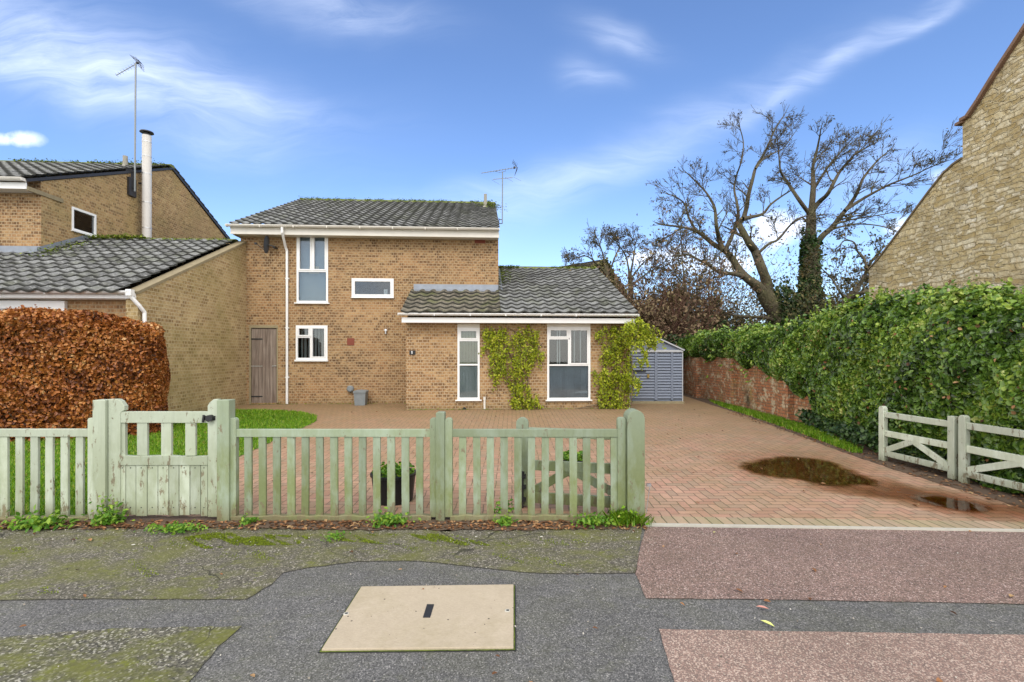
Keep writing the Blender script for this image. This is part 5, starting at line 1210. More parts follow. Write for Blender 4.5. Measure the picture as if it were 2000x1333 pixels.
for k in range(420):
    a_ = rr_.uniform(0, HL-.2); z_ = rr_.uniform(.0, 2.0); p_ = hpt(a_, .05); q_ = hpt(a_+rr_.uniform(-.2, .2), rr_.uniform(-.06, .02)); sk.tube([(p_[0]+8.8, p_[1]-8.2, z_), (q_[0]+8.8, q_[1]-8.2, z_+rr_.uniform(.05, .35))], .004, 4)
tag(sk.build('twigs', M['twig'], hb), kind='stuff')
P_, N_ = surf_leaves(HP0, HP1, 1.0, .03, hfun, 72000, .07, endround=.16)
P_[:, 0] += 8.8; P_[:, 1] -= 8.2
cl = np.sin(P_[:, 0]*7+P_[:, 2]*9)*.10+np.sin(P_[:, 0]*3.1-P_[:, 2]*5)*.12+.12*(P_[:, 2]/2.4)
leaves('foliage', P_, N_, .058, .62, M['beech'], hb, spread=.7, var=.5, droop=.25, tint=.38+cl+RNG.uniform(-.28, .30, len(P_)))

# ------------------------------------------------------------- old garden wall and ivy
def wallline(y): return np.interp(y, [4, 9.6, 16.6], [6.37, 6.37, 5.95])
gw = empty('garden_wall', (6.3, 12, 0), 0, 'old red brick garden wall with lichen and dark buttresses under the ivy', 'wall')
mb = MB(); ys = [4.0, 9.6, 10.6, 11.6, 12.6, 13.6, 14.6, 15.6, 16.8]
for a, b_ in zip(ys[:-1], ys[1:]):
    xa, xb = float(wallline(a)), float(wallline(b_)); 
    mb.add([(xa, a, -.1), (xb, b_, -.1), (xb, b_, 1.92), (xa, a, 1.92), (xa+.3, a, 1.92), (xb+.3, b_, 1.92), (xa+.3, a, -.1), (xb+.3, b_, -.1)], [(0, 3, 2, 1), (3, 4, 5, 2), (4, 6, 7, 5)])
mb.v = [(x-6.3, y-12, z) for x, y, z in mb.v]; mb.build('wall_face', M['old_brick'], gw)
for yb in (11.0, 13.4, 15.6):
    xa = float(wallline(yb)); q = MB().box(xa-.14-6.3, xa+.02-6.3, yb-.2-12, yb+.2-12, -.1, 1.45); q.build('buttress', M['old_brick'], gw, bevel=.02)
iv = empty('ivy_hedge', (6.2, 9, 0), 0, 'thick green ivy covering the garden wall along the right of the drive', 'ivy')
def xf(y): return np.interp(y, [3.5, 6.2, 7.5, 9, 10, 12, 14, 16.8], [5.74, 5.72, 5.86, 6.05, 6.16, 6.10, 5.98, 5.85])
def zt_(y): return np.interp(y, [3.5, 5, 6.5, 8, 9.5, 10.3, 12, 16.8], [2.06, 2.10, 2.28, 2.44, 2.40, 2.26, 2.10, 2.12])+.05*np.sin(y*4.1)+.04*np.sin(y*9.3+1)+.03*np.sin(y*21)
def zl_(y): return np.interp(y, [3.5, 9.35, 9.9, 10.7, 12.3, 13.6, 16.8], [.0, .05, .22, .78, 1.22, 1.42, 1.5])+.07*np.sin(y*6.3)
n = 105000; y = 3.6+(16.8-3.6)*RNG.uniform(0, 1, n)**1.25; zl = zl_(y); zt = zt_(y); t_ = RNG.uniform(0, 1, n); z = zl+(zt-zl)*t_
bl = .11*(np.sin(y*3.1+z*2)*.5+np.sin(z*4.7-y*1.3)*.4+np.sin(y*7.7+z*6.1)*.35+np.sin(y*15-z*12)*.2)
x = xf(y)-.10*np.sin(np.clip(t_, 0, 1)*math.pi)+bl+.35*np.clip((t_-.85)/.15, 0, 1)**2+np.abs(RNG.normal(0, .05, n))
x = np.where(y > 9.6, x+np.clip((.25-t_)/.25, 0, 1)*.12, x)
F = np.stack([x, y, z], 1); FN = np.tile([-1, -.15, .35], (n, 1))
m_ = 26000; y2 = 3.6+13.2*RNG.uniform(0, 1, m_)**1.2; q = RNG.uniform(0, 1.1, m_); x2 = xf(y2)+.2+q; z2 = zt_(y2)+.07*np.sin(y2*5+q*6)+RNG.normal(0, .05, m_)-.05+.08*np.sin(q*9+y2*3)
Tp = np.stack([x2, y2, z2], 1)
sp = RNG.uniform(0, 1, m_) < .05; Tp[sp, 2] += RNG.uniform(.03, .2, sp.sum())
P_ = np.concatenate([F, Tp]); N_ = np.concatenate([FN, np.tile([-.2, -.3, 1], (m_, 1))])
P_[:, 0] -= 6.2; P_[:, 1] -= 9
tn = .36+.16*np.sin(P_[:, 1]*2.2+P_[:, 2]*3)+.10*np.sin(P_[:, 1]*7+P_[:, 2]*5)+RNG.uniform(-.30, .36, len(P_))
tn[n:] += .14
dist = np.clip((P_[:, 1]+9)/16, .2, 1)
near = P_[:, 1]+9 < 8
leaves('foliage', P_[near], N_[near], .064, .82, M['ivy'], iv, spread=.7, droop=.3, var=.6, tint=tn[near])
leaves('foliage', P_[~near], N_[~near], .085, .82, M['ivy'], iv, spread=.6, droop=.3, tint=tn[~near])
core = MB(); ys = [3.4+.4*k for k in range(34)]
vs = []
for y_ in ys:
    xa = float(xf(y_))+.10+(.06 if y_ > 9.6 else 0); zl = float(zl_(y_)); zl = zl+.14 if y_ > 9.3 else 0; zt = float(zt_(y_))-.12
    vs += [(xa, y_, zl), (xa-.02, y_, (zl+zt)/2), (xa+.10, y_, zt-.15), (xa+.3, y_, zt), (xa+1.3, y_, zt), (xa+1.3, y_, .0)]
fs = []
for k in range(len(ys)-1):
    for q in range(5): fs.append((k*6+q, k*6+6+q, k*6+7+q, k*6+1+q))
fs.append((0, 1, 2, 3, 4, 5)); core.add(vs, fs); core.v = [(x-6.2, y-9, z) for x, y, z in core.v]; core.build('tangle', M['ivy_core'], iv)
k_ = RNG.choice(len(P_), 600, replace=False); leaves('dead_leaves', P_[k_]+np.array([-.05, 0, 0]), N_[k_], .055, .6, M['brownleaf'], iv, spread=.6, droop=.3)
sh_ = []
for q in range(260):
    y_ = 3.8+12.8*RNG.uniform()**1.3; up_ = RNG.uniform() < .6; z_ = float(zt_(y_)) if up_ else RNG.uniform(.8, 2.2); x_ = float(xf(y_))+(RNG.uniform(0, .5) if up_ else -.05); L_ = RNG.uniform(.08, .26); dx_, dy_ = RNG.normal(0, .3), RNG.normal(0, .5)
    for k in range(9):
        f_ = k/8; sh_.append((x_+dx_*L_*f_-(0 if up_ else L_*f_*.7)-6.2, y_+dy_*L_*f_-9, z_+L_*f_*(1 if up_ else -.3*f_)+RNG.normal(0, .01)))
leaves('shoots', np.array(sh_), (-.4, -.3, .6), .055, .7, M['ivy'], iv, spread=.8, tint=np.full(len(sh_), .72))
# loose bank of leaves and stems at the foot
P_ = scatter([(5.6, 4.5), (5.85, 4.5), (6.3, 9.4), (6.35, 10.4), (6.1, 10.4), (5.55, 8), (5.5, 7.2), (5.62, 7)], 5200, .06); P_[:, 2] += RNG.uniform(0, .25, len(P_)); P_[:, 0] -= 6.2; P_[:, 1] -= 9
leaves('low_leaves', P_, (-.5, -.5, .6), .06, .8, M['ivy_dark'], iv, spread=.7)
# stone building beyond
XS = 9.0
sb = empty('stone_building', (XS, 10, 0), 0, 'tall yellow rubble stone gable building with sloping roof edge beyond the ivy', 'building')
def sp_(px, py):
    Y = XS*FPX/(px-CX); return (Y, CH+(HY-py)/FPX*Y)
prof = [sp_(1697, 720), sp_(1697, 527), sp_(1716, 507), sp_(1738, 478), sp_(1763, 445), sp_(1788, 411), sp_(1815, 375), sp_(1842, 341), sp_(1862, 322), sp_(1880, 310), sp_(1880, 238), sp_(1893, 231), sp_(1915, 198), sp_(1950, 142), sp_(2000, 66)]
last = prof[-1]; prev = prof[-3]; sl_ = (last[1]-prev[1])/(prev[0]-last[0]); apexY = 5.6; prof.append((apexY, last[1]+sl_*(last[0]-apexY))); prof.append((2.4, prof[-1][1]-2.6)); prof.append((2.4, -.1)); prof[0] = (prof[0][0], -.1)
prof = [(a-10, b_) for a, b_ in prof]
MB().prism(prof, 0, .5, 'x').build('gable_wall', M['stone'], sb)
MB().box(.45, 6, prof[0][0], prof[0][0]+.1, -.1, 3.5).box(.5, 6, -7.6, -7.5, -.1, 7).build('return_wall', M['stone'], sb)
vg = MB()
seq = prof[10:16]
for a, b_ in zip(seq[:-1], seq[1:]): vg.bar((.2, a[0], a[1]+.03), (.2, b_[0], b_[1]+.03), .07, .56)
vg.box(-.06, .45, prof[10][0]-.05, prof[10][0]+.12, prof[10][1]-.04, prof[10][1]+.02)
vg.build('verge', plain('brown_verge_tile', (.20, .12, .08), .8, var=.3, nscale=9), sb, bevel=.01)
vg = MB()
for a, b_ in zip(prof[1:9], prof[2:10]): vg.bar((.24, a[0], a[1]+.012), (.24, b_[0], b_[1]+.012), .035, .54)
vg.build('coping', plain('weathered_coping', (.17, .13, .08), .9, var=.3, nscale=9), sb)
rf = MB()
for a, b_ in zip(prof[10:15], prof[11:16]): rf.add([(.5, a[0], a[1]), (6, a[0], a[1]), (6, b_[0], b_[1]), (.5, b_[0], b_[1])], [(0, 1, 2, 3)])
for a, b_ in zip(prof[1:9], prof[2:10]): rf.add([(.5, a[0], a[1]), (6, a[0], a[1]), (6, b_[0], b_[1]), (.5, b_[0], b_[1])], [(0, 1, 2, 3)])
rf.build('roof', M['tile_dark'], sb)

# ------------------------------------------------------------- climbers on the extension
def climber(label, stems, clumps, y_off, n, size, dens_seed):
    base = L2W(stems[0][0][0], te-.03, .13) if False else None
    x0_, _ = LF(stems[0][0][0], stems[0][0][1], te-.04); b0_ = L2W(x0_, te-.04, .12)
    c_ = empty('climbing_shrub', b0_, TH, label, 'climber', 'climbing shrubs on the extension wall')
    st_ = MB()
    for s_ in stems:
        pts = []
        for i, (px, py) in enumerate(s_):
            x, z = LF(px, py, te-.05); pts.append((x-x0_, -.02-.015*math.sin(i*2.3), z-.12))
        st_.tube(pts, [.016*(1-.6*i/len(pts)) for i in range(len(pts))], 6)
    P_ = []; tw = MB()
    for (px, py, rx, ry, k) in clumps:
        x, z = LF(px, py, te-.1); X_ = rx/73.; Z_ = ry/73.
        # hanging sprays of small leaves
        for j in range(max(3, int(k/19))):
            a = random.uniform(0, 6.28); r_ = math.sqrt(random.random()); sx, sz_ = x+X_*r_*math.cos(a), z+Z_*r_*math.sin(a); ln = random.uniform(.12, .34)
            d0 = random.uniform(-.5, .5); yy_ = -random.uniform(.02, .20)
            tw.tube([(sx-x0_, yy_+.05, sz_-.12), (sx-x0_+d0*ln*.5, yy_, sz_-.12-ln*.3), (sx-x0_+d0*ln*.8, yy_-.02, sz_-.12-ln)], .0035, 4)
            for q in range(26):
                t_ = random.random(); P_.append((sx-x0_+d0*ln*t_+random.gauss(0, .035), yy_+random.gauss(0, .04), sz_-.12-ln*t_*1.2+random.gauss(0, .03)))
    st_.build('stems', M['vine_stem'], c_); tag(tw.build('twigs', M['vine_stem'], c_), kind='stuff')
    leaves('foliage', np.array(P_), (0, -1, .3), size*.9, .6, M['wist'], c_, spread=.8, droop=.35)
    return c_
random.seed(11)
climber('yellow-green climber on the brick between the narrow and the wide window', [[(1040, 802), (1025, 780), (1005, 755), (985, 735), (968, 715), (950, 690), (945, 660)], [(1040, 802), (1033, 770), (1030, 730), (1020, 690), (1010, 650), (990, 640)], [(1010, 760), (1000, 700), (975, 660)], [(1030, 730), (1045, 690), (1060, 670)]],
        [(962, 648, 18, 16, 330), (955, 680, 13, 20, 200), (992, 650, 24, 12, 260), (1028, 655, 24, 22, 460), (1050, 685, 20, 10, 220), (985, 692, 22, 14, 260), (1022, 700, 22, 18, 360), (974, 722, 14, 18, 240), (1010, 735, 20, 18, 360), (1022, 765, 22, 22, 420), (1012, 785, 12, 12, 180), (1040, 775, 10, 10, 80), (1005, 672, 30, 12, 150)], 0, 0, .062, 1)
climber('yellow-green climber covering the brick at the right corner of the extension', [[(1180, 800), (1182, 760), (1178, 720), (1190, 680), (1185, 645)], [(1180, 800), (1195, 770), (1205, 720), (1200, 670), (1215, 640)], [(1180, 800), (1170, 790), (1120, 800), (1075, 803), (1045, 795), (1030, 770)]],
        [(1172, 650, 16, 14, 160), (1200, 655, 20, 20, 330), (1222, 650, 12, 22, 300), (1178, 690, 16, 20, 180), (1205, 690, 16, 22, 260), (1178, 735, 20, 20, 420), (1203, 740, 22, 26, 480), (1170, 765, 12, 14, 200), (1195, 780, 22, 16, 380), (1222, 760, 10, 30, 240), (1212, 720, 14, 16, 220), (1228, 700, 8, 14, 150)], 0, 0, .062, 2)
# spray that leans out past the corner
bq = W(1236, 700, 12.2); cs_ = empty('climbing_shrub', bq, 0, 'loose yellow-green spray arching out past the corner in front of the shed', 'climber', 'climbing shrubs on the extension wall')
P_ = []; tw = MB(); stf = MB(); stf.tube([Vector((0, .25, -1.35)), Vector((.03, .1, -.6)), Vector((-.02, 0, 0)), Vector((.06, -.05, .5)), Vector((.14, -.1, .9))], [.014, .012, .01, .008, .005], 6)
for (px, py, rx, ry, k) in [(1245, 632, 18, 12, 380), (1268, 645, 20, 16, 420), (1240, 662, 20, 12, 280), (1275, 665, 12, 9, 140), (1256, 690, 10, 10, 110), (1252, 705, 8, 8, 70), (1240, 745, 10, 16, 110), (1236, 725, 8, 10, 80), (1228, 640, 14, 14, 260)]:
    c0 = W(px, py, 12.2)-bq
    for j in range(max(3, int(k/19))):
        a = random.uniform(0, 6.28); r_ = math.sqrt(random.random()); o_ = c0+Vector((rx/77*r_*math.cos(a), random.uniform(-.15, .2), ry/77*r_*math.sin(a))); ln = random.uniform(.12, .32); d0 = random.uniform(-.5, .6)
        tw.tube([o_, o_+Vector((d0*ln*.5, 0, -ln*.3)), o_+Vector((d0*ln, 0, -ln))], .0035, 4)
        for q in range(24): t_ = random.random(); P_.append(o_+Vector((d0*ln*t_+random.gauss(0, .03), random.gauss(0, .03), -ln*t_+random.gauss(0, .025))))
stf.build('stems', M['vine_stem'], cs_); tag(tw.build('twigs', M['vine_stem'], cs_), kind='stuff'); leaves('foliage', np.array([tuple(p) for p in P_]), (0, -1, .3), .062, .55, M['wist'], cs_, spread=.8, droop=.35)

# ------------------------------------------------------------- weeds
def weed(px, py, w_, h, n, label, size=.05, mat='weed', blades=False):
    x, y = G(px, py) if py > 1008 else G(px, 1010); o = empty('weed', (x, y, 0), 0, label, 'weed')
    s_ = RNG.normal(0, 1, (n, 3)); P_ = np.stack([s_[:, 0]*w_*.4, s_[:, 1]*.05, np.abs(s_[:, 2])*h*.45+.01], 1)
    if blades: grass_blades('blades', np.stack([P_[:, 0], P_[:, 1], np.zeros(n)], 1), h, .008, M[mat], o, lean=1.0)
    leaves('foliage', P_ if not blades else P_[:n//3], (0, -.5, 1), size, .5, M[mat], o, spread=.8)
    return o
weed(75, 1030, .34, .10, 260, 'spreading bright green weed at the fence foot near the left edge', .055)
weed(213, 1024, .15, .17, 300, 'bushy dark green weed at the left foot of the garden gate', .04, 'weed')
weed(345, 1038, .30, .05, 260, 'low flat weed under the middle of the garden gate', .035)
weed(760, 1026, .22, .10, 230, 'small bright weed at the fence foot below the black tub', .04)
weed(1165, 1024, .24, .07, 260, 'small weed by the fence foot just left of the round topped post', .04)
weed(1222, 1022, .20, .11, 300, 'grassy weed tuft at the foot of the round topped drive post', .04, 'grass', True)
weed(985, 1024, .12, .06, 120, 'tiny weed at the fence foot right of the middle post', .035)
weed(488, 1022, .10, .05, 90, 'tiny pale weed at the fence foot just right of the gate', .035)
weed(655, 1052, .10, .04, 70, 'tiny yellowish weed growing on the mossy pavement', .03)
weed(983, 968, .16, .16, 160, 'weed growing through the pickets right of the middle post', .035)
for (px, py, mt, lb, rz_, s_) in ((1489, 1189, 'pinkleaf', 'pale pink fallen leaf on the dark tarmac strip', -25, .075), (1499, 1220, 'yelleaf', 'yellow-green fallen leaf on the dark tarmac strip', -55, .085), (1395, 1041, 'yelleaf', 'tiny yellow leaf on the red tarmac near the drive edge', 10, .03), (930, 1050, 'paleleaf', 'small white scrap on the mossy pavement right of the moss', 30, .03), (1058, 1050, 'paleleaf', 'white scrap on the pavement below the folded gate', 25, .035), (260, 1066, 'paleleaf', 'white scrap on the old pavement below the garden gate', 20, .035)):
    if mt not in M: M[mt] = plain(mt, {'pinkleaf': (.50, .24, .20), 'yelleaf': (.62, .66, .22), 'paleleaf': (.7, .7, .66)}[mt], .6)
    x, y = G(px, py); q = MB(); pr = [(-.5, 0), (-.2, .14), (.15, .15), (.5, 0), (.15, -.15), (-.2, -.14)]
    q.add([(a*s_, b_*s_, .006+.10*s_*abs(b_)*6) for a, b_ in pr]+[(0, 0, .004)], [(0, 6, 1), (1, 6, 2), (2, 6, 3), (3, 6, 4), (4, 6, 5), (5, 6, 0)])
    o = q.build('fallen_leaf', M[mt]); o.location = (x, y, 0); o.rotation_euler = (0, 0, R(rz_)); tag(o, lb, 'leaf' if 'leaf' in lb else 'scrap')

# ------------------------------------------------------------- trees and scrub behind
def grow(mb, tips, p, d, L, r, depth, rnd, bend=.17, up=.05, wind=(0, 0, 0), sides=5, kids=(2, 4)):
    "one branch and its side branches"
    n = max(3, int(L/.35)); pts = [p]; rs = [r]; dd = d.normalized()
    for i in range(n):
        dd = (dd+Vector((rnd.gauss(0, bend), rnd.gauss(0, bend), rnd.gauss(0, bend)+up))*.6+Vector(wind)*.12).normalized()
        pts.append(pts[-1]+dd*(L/n)); rs.append(max(r*(1-.80*(i+1)/n), .0068))
    mb.tube(pts, rs, sides if depth > 1 else 3, cap=False)
    if depth == 0:
        tips.append(pts[-1]); tips.append(pts[len(pts)//2]); return
    k = rnd.randint(*kids)
    for j in range(k):
        t_ = rnd.uniform(.25, 1.0); i = min(int(t_*n), n-1); q = pts[i]; base = (pts[i+1]-pts[i]).normalized()
        ax = base.orthogonal().normalized(); ax.rotate(Matrix.Rotation(rnd.uniform(0, 6.28), 3, base)); nd = (base*math.cos(R(36))+ax*math.sin(R(rnd.uniform(18, 46)))).normalized()
        grow(mb, tips, q, nd, L*rnd.uniform(.5, .85), max(rs[i]*.62, .005), depth-1, rnd, bend, up, wind, sides, kids)
def limb(mb, tips, pts2, Y, r0, r1, rnd, kids, depth=2, L=1.6, zig=.35, wind=(0, 0, 0), start=.25):
    "hand-placed limb: picture positions at depth Y, wandering in depth"
    pts = []; off = rnd.uniform(-.3, .3); drift = rnd.uniform(-.25, .25); n0 = len(pts2)
    for i, (px, py) in enumerate(pts2): pts.append(W(px, py, Y+off*min(1, i)+drift*i+rnd.uniform(-zig, zig)*min(1, i)))
    # smooth
    out = []; 
    for i in range(len(pts)-1):
        p0, p1, p2, p3 = pts[max(i-1, 0)], pts[i], pts[i+1], pts[min(i+2, len(pts)-1)]
        for q in range(4):
            t_ = q/4; out.append(.5*((2*p1)+(-p0+p2)*t_+(2*p0-5*p1+4*p2-p3)*t_*t_+(-p0+3*p1-3*p2+p3)*t_**3))
    out.append(pts[-1]); n = len(out); rs = [(r0+(r1-r0)*(i/(n-1))**.62)*(1+.025*rnd.gauss(0, 1)) for i in range(n)]
    mb.tube(out, rs, 9 if r0 > .12 else 6, cap=False)
    for k in range(kids):
        i = int(n*(start+(1-start)*(k+rnd.random())/kids)); i = min(max(i, 1), n-2); b_ = (out[i+1]-out[i-1]).normalized()
        ax = b_.orthogonal().normalized(); ax.rotate(Matrix.Rotation(rnd.uniform(0, 6.28), 3, b_)); nd = (b_*.65+ax*.8+Vector((0, 0, .25))).normalized()
        grow(mb, tips, out[i], nd, L*rnd.uniform(.6, 1.3)*(1-.35*i/n), max(rs[i]*.45, .014), depth, rnd, wind=wind)
    grow(mb, tips, out[-1], (out[-1]-out[-3]).normalized(), L*.6, max(r1, .014), max(depth-1, 1), rnd, wind=wind)
    return out
def tips_leaves(tips, n, rnd, spread=.045):
    P_ = [tuple(rnd.choice(tips)+Vector((rnd.gauss(0, spread), rnd.gauss(0, spread), rnd.gauss(0, spread)))) for _ in range(n)]; return np.array(P_)
YT = 20.0
def rel(mb, tips, b_):
    mb.v = [(x-b_.x, y-b_.y, z-b_.z) for x, y, z in mb.v]; return [t_-b_ for t_ in tips]
def bare_tree(label, Y, trunk, limbs, seed, nleaf=900, ivy=None, wind=(0, 0, 0), L=1.5, leafsize=.10, group=None):
    rnd = random.Random(seed); b_ = W(trunk[0][0], trunk[0][1], Y); b_.z = gz(Y)-.1
    t_ = empty('bare_tree', b_, 0, label, 'tree', group); tm = MB(); r0, r1 = trunk[2]
    pts = [W(px, py, Y) for px, py in trunk[1]]; pts = [b_]+pts
    n = len(pts); tm.tube(pts, [r0*1.25]+[r0+(r1-r0)*i/(n-2) for i in range(n-1)], 14, cap=False); rel(tm, [], b_); tm.build('trunk', M['bark'], t_, smooth=True)
    big = MB(); tips = []
    for (l_, a, c, k, *dd) in limbs: limb(big, tips, l_, Y, a, c, rnd, k, depth=dd[0] if dd else 3, L=L, wind=wind)
    tips = rel(big, tips, b_); big.build('branches', M['twig'], t_, smooth=True)
    leaves('foliage', tips_leaves(tips, nleaf, rnd), (0, 0, 1), leafsize, .6, M['treeleaf'], t_, spread=2)
    if ivy:
        P_ = []
        for (px, py, w_, n2) in ivy:
            c0 = W(px, py, Y)-b_
            for q in range(n2): a = random.uniform(0, 6.28); P_.append((c0.x+w_*math.cos(a)*random.uniform(.8, 1.25), c0.y+w_*math.sin(a), c0.z+random.gauss(0, .35)))
        leaves('ivy', np.array(P_), (0, -1, .2), .13, .8, M['ivy_dark'], t_, spread=.9)
    return t_
bare_tree('big leaning bare tree, the left of the two large trees, ivy at its foot', YT,
  ((1530, 640), [(1527, 640), (1515, 605), (1500, 585), (1490, 570)], (.42, .30)),
  [([(1496, 580), (1480, 560), (1460, 545), (1444, 528), (1430, 505), (1415, 490), (1392, 476), (1370, 458), (1355, 450), (1332, 444), (1300, 440)], .25, .035, 11),
   ([(1500, 585), (1497, 552), (1486, 520), (1474, 490), (1464, 476), (1452, 455), (1444, 438), (1452, 426), (1458, 405), (1462, 380), (1470, 350), (1476, 328), (1490, 305), (1502, 280), (1515, 250), (1530, 228)], .25, .02, 15),
   ([(1450, 428), (1468, 424), (1490, 418), (1505, 400), (1525, 385), (1545, 372)], .10, .03, 5),
   ([(1412, 488), (1404, 465), (1399, 440), (1396, 408), (1385, 385), (1372, 368), (1348, 344)], .12, .025, 8),
   ([(1415, 492), (1428, 465), (1436, 444), (1442, 420), (1440, 400), (1434, 370), (1438, 345), (1448, 315), (1452, 280), (1445, 250)], .10, .02, 9),
   ([(1480, 562), (1460, 545), (1436, 536), (1404, 532), (1380, 515), (1364, 508), (1345, 498), (1322, 500)], .13, .03, 8),
   ([(1476, 500), (1500, 478), (1520, 468), (1540, 444), (1555, 430), (1568, 424), (1590, 420)], .07, .025, 5),
   ([(1518, 630), (1500, 622), (1476, 620), (1440, 618), (1420, 612), (1395, 604), (1370, 592), (1340, 582), (1300, 570)], .10, .02, 6, 1),
   ([(1360, 452), (1345, 425), (1338, 400), (1320, 385), (1305, 380)], .06, .02, 6), ([(1332, 444), (1310, 460), (1290, 470), (1278, 490)], .04, .015, 5),
   ([(1476, 330), (1490, 312), (1510, 300), (1530, 290), (1550, 262)], .05, .015, 6)],
  21, nleaf=1500, leafsize=.07, L=1.0, ivy=[(1528, 600, .45, 700), (1532, 620, .50, 700), (1520, 580, .35, 350)], group='large bare trees beyond the wall')
bare_tree('tall bare tree with ivy covered upright trunk, the right of the two large trees', YT+1,
  ((1582, 640), [(1582, 600), (1581, 560), (1580, 520), (1581, 480), (1584, 440), (1584, 408)], (.30, .17)),
  [([(1584, 420), (1588, 372), (1588, 345), (1588, 324), (1596, 292), (1602, 262)], .16, .03, 9),
   ([(1584, 500), (1590, 490), (1604, 464), (1625, 445), (1640, 425), (1660, 400), (1675, 375), (1684, 352), (1700, 330), (1716, 312), (1730, 300)], .19, .025, 11),
   ([(1650, 412), (1680, 392), (1708, 376), (1735, 362), (1760, 352), (1790, 340), (1815, 328), (1840, 318)], .09, .018, 11),
   ([(1584, 415), (1600, 395), (1616, 380), (1628, 358), (1640, 336), (1655, 318), (1672, 300), (1690, 290), (1708, 280)], .13, .02, 12),
   ([(1582, 420), (1560, 390), (1540, 360), (1530, 345), (1524, 332), (1521, 300), (1518, 270)], .11, .02, 9),
   ([(1586, 375), (1605, 345), (1622, 320), (1640, 300), (1655, 282)], .08, .02, 9),
   ([(1612, 452), (1640, 444), (1670, 438), (1708, 440), (1735, 446), (1760, 455)], .06, .015, 7),
   ([(1580, 440), (1565, 425), (1545, 440), (1530, 455)], .05, .015, 4),
   ([(1625, 440), (1660, 430), (1690, 425), (1720, 420), (1745, 415)], .05, .015, 6)],
  33, nleaf=2000, leafsize=.07, L=1.0, wind=(.5, 0, .1), ivy=[(1582, 590, .42, 700), (1582, 560, .38, 600), (1581, 530, .34, 600), (1580, 500, .30, 450), (1580, 475, .26, 250), (1588, 490, .3, 200), (1576, 610, .6, 600)], group='large bare trees beyond the wall')
bare_tree('crooked small bare tree leaning from behind the stone gable', 16.5,
  ((1640, 640), [(1645, 610), (1655, 590), (1668, 572)], (.16, .13)),
  [([(1660, 585), (1675, 562), (1684, 548), (1693, 530), (1700, 514), (1720, 490)], .11, .03, 7), ([(1692, 525), (1688, 505), (1675, 492), (1668, 474), (1650, 470), (1640, 480)], .05, .02, 5),
   ([(1650, 600), (1665, 583), (1685, 572), (1705, 568)], .10, .05, 3), ([(1655, 592), (1640, 570), (1625, 545), (1610, 530)], .05, .02, 6)], 5, nleaf=900, L=.9, leafsize=.09)
bare_tree('small bare tree with upright twigs above the extension roof', 20,
  ((1190, 640), [(1188, 560), (1184, 520)], (.12, .09)),
  [([(1184, 530), (1178, 500), (1172, 480), (1165, 462)], .05, .012, 8), ([(1186, 540), (1160, 510), (1140, 500), (1120, 508)], .05, .012, 8), ([(1188, 540), (1200, 505), (1210, 480), (1205, 465)], .05, .012, 8), ([(1185, 545), (1150, 520), (1130, 515), (1105, 520)], .03, .01, 5)], 8, nleaf=300, L=.7, leafsize=.08, group='small bare trees behind the house')
bare_tree('small bare tree with fan of thin branches right of the extension roof', 21,
  ((1232, 640), [(1232, 570), (1230, 530)], (.12, .08)),
  [([(1230, 540), (1222, 500), (1205, 475), (1200, 462)], .05, .012, 8), ([(1231, 540), (1238, 500), (1240, 475), (1232, 462)], .05, .012, 8), ([(1232, 545), (1255, 515), (1275, 500), (1290, 480)], .05, .012, 9), ([(1232, 560), (1270, 530), (1300, 520), (1320, 500)], .05, .012, 9)], 9, nleaf=350, L=.75, leafsize=.08, group='small bare trees behind the house')
bare_tree('slender bare sapling standing behind the shed', 18, ((1345, 640), [(1343, 600), (1336, 540)], (.06, .04)),
  [([(1336, 540), (1332, 500), (1330, 460), (1322, 430)], .035, .01, 7), ([(1343, 600), (1365, 570), (1385, 545), (1400, 530)], .035, .01, 7), ([(1338, 560), (1320, 540), (1300, 530)], .03, .01, 5)], 14, nleaf=300, L=.9, leafsize=.07)
# house half hidden by creeper beyond the extension roof
Yh = 25; hA_ = W(1182, 508, Yh); hL_ = W(1112, 530, Yh); hR_ = W(1222, 585, Yh)
bh = empty('distant_house', (hA_.x, Yh, 0), 0, 'creeper covered gable end of a farther house behind the extension roof', 'house')
gv = [(W(1160, 530, Yh).x-hA_.x, 0), (hR_.x-hA_.x+.2, 0), (hR_.x-hA_.x, hR_.z), (0, hA_.z-.05), (W(1155, 530, Yh).x-hA_.x, hR_.z+.6)]
MB().prism(gv, -.1, .2, 'y').build('gable_wall', M['brick_gable'], bh)
MB().add([(0, -.3, hA_.z), (-6, -.3+0, hA_.z-1.0), (-6, 6, hA_.z-1), (0, 6, hA_.z)], [(0, 1, 2, 3)]).add([(0, -.3, hA_.z), (hR_.x-hA_.x+.2, -.3, hR_.z-.1), (hR_.x-hA_.x+.2, 6, hR_.z-.1), (0, 6, hA_.z)], [(0, 3, 2, 1)]).prism([(0, hA_.z-.12), (0, hA_.z), (-6, hA_.z-1.0), (-6, hA_.z-1.9)], -.25, -.2, 'y').build('roof', M['tile_dark'], bh)
P_ = []
for q in range(5200):
    u = random.random(); v = random.random(); xl = -1.2-1.2*v; x = xl+(1.15-xl)*u; zmax = hA_.z-abs(x)*(.55 if x < 0 else 1.75); P_.append((x, -.25-random.random()*.3, zmax*(.35+.65*v)+random.gauss(0, .06)))
leaves('creeper', np.array(P_), (0, -1, .3), .16, .7, M['brush_green'], bh, spread=.9)
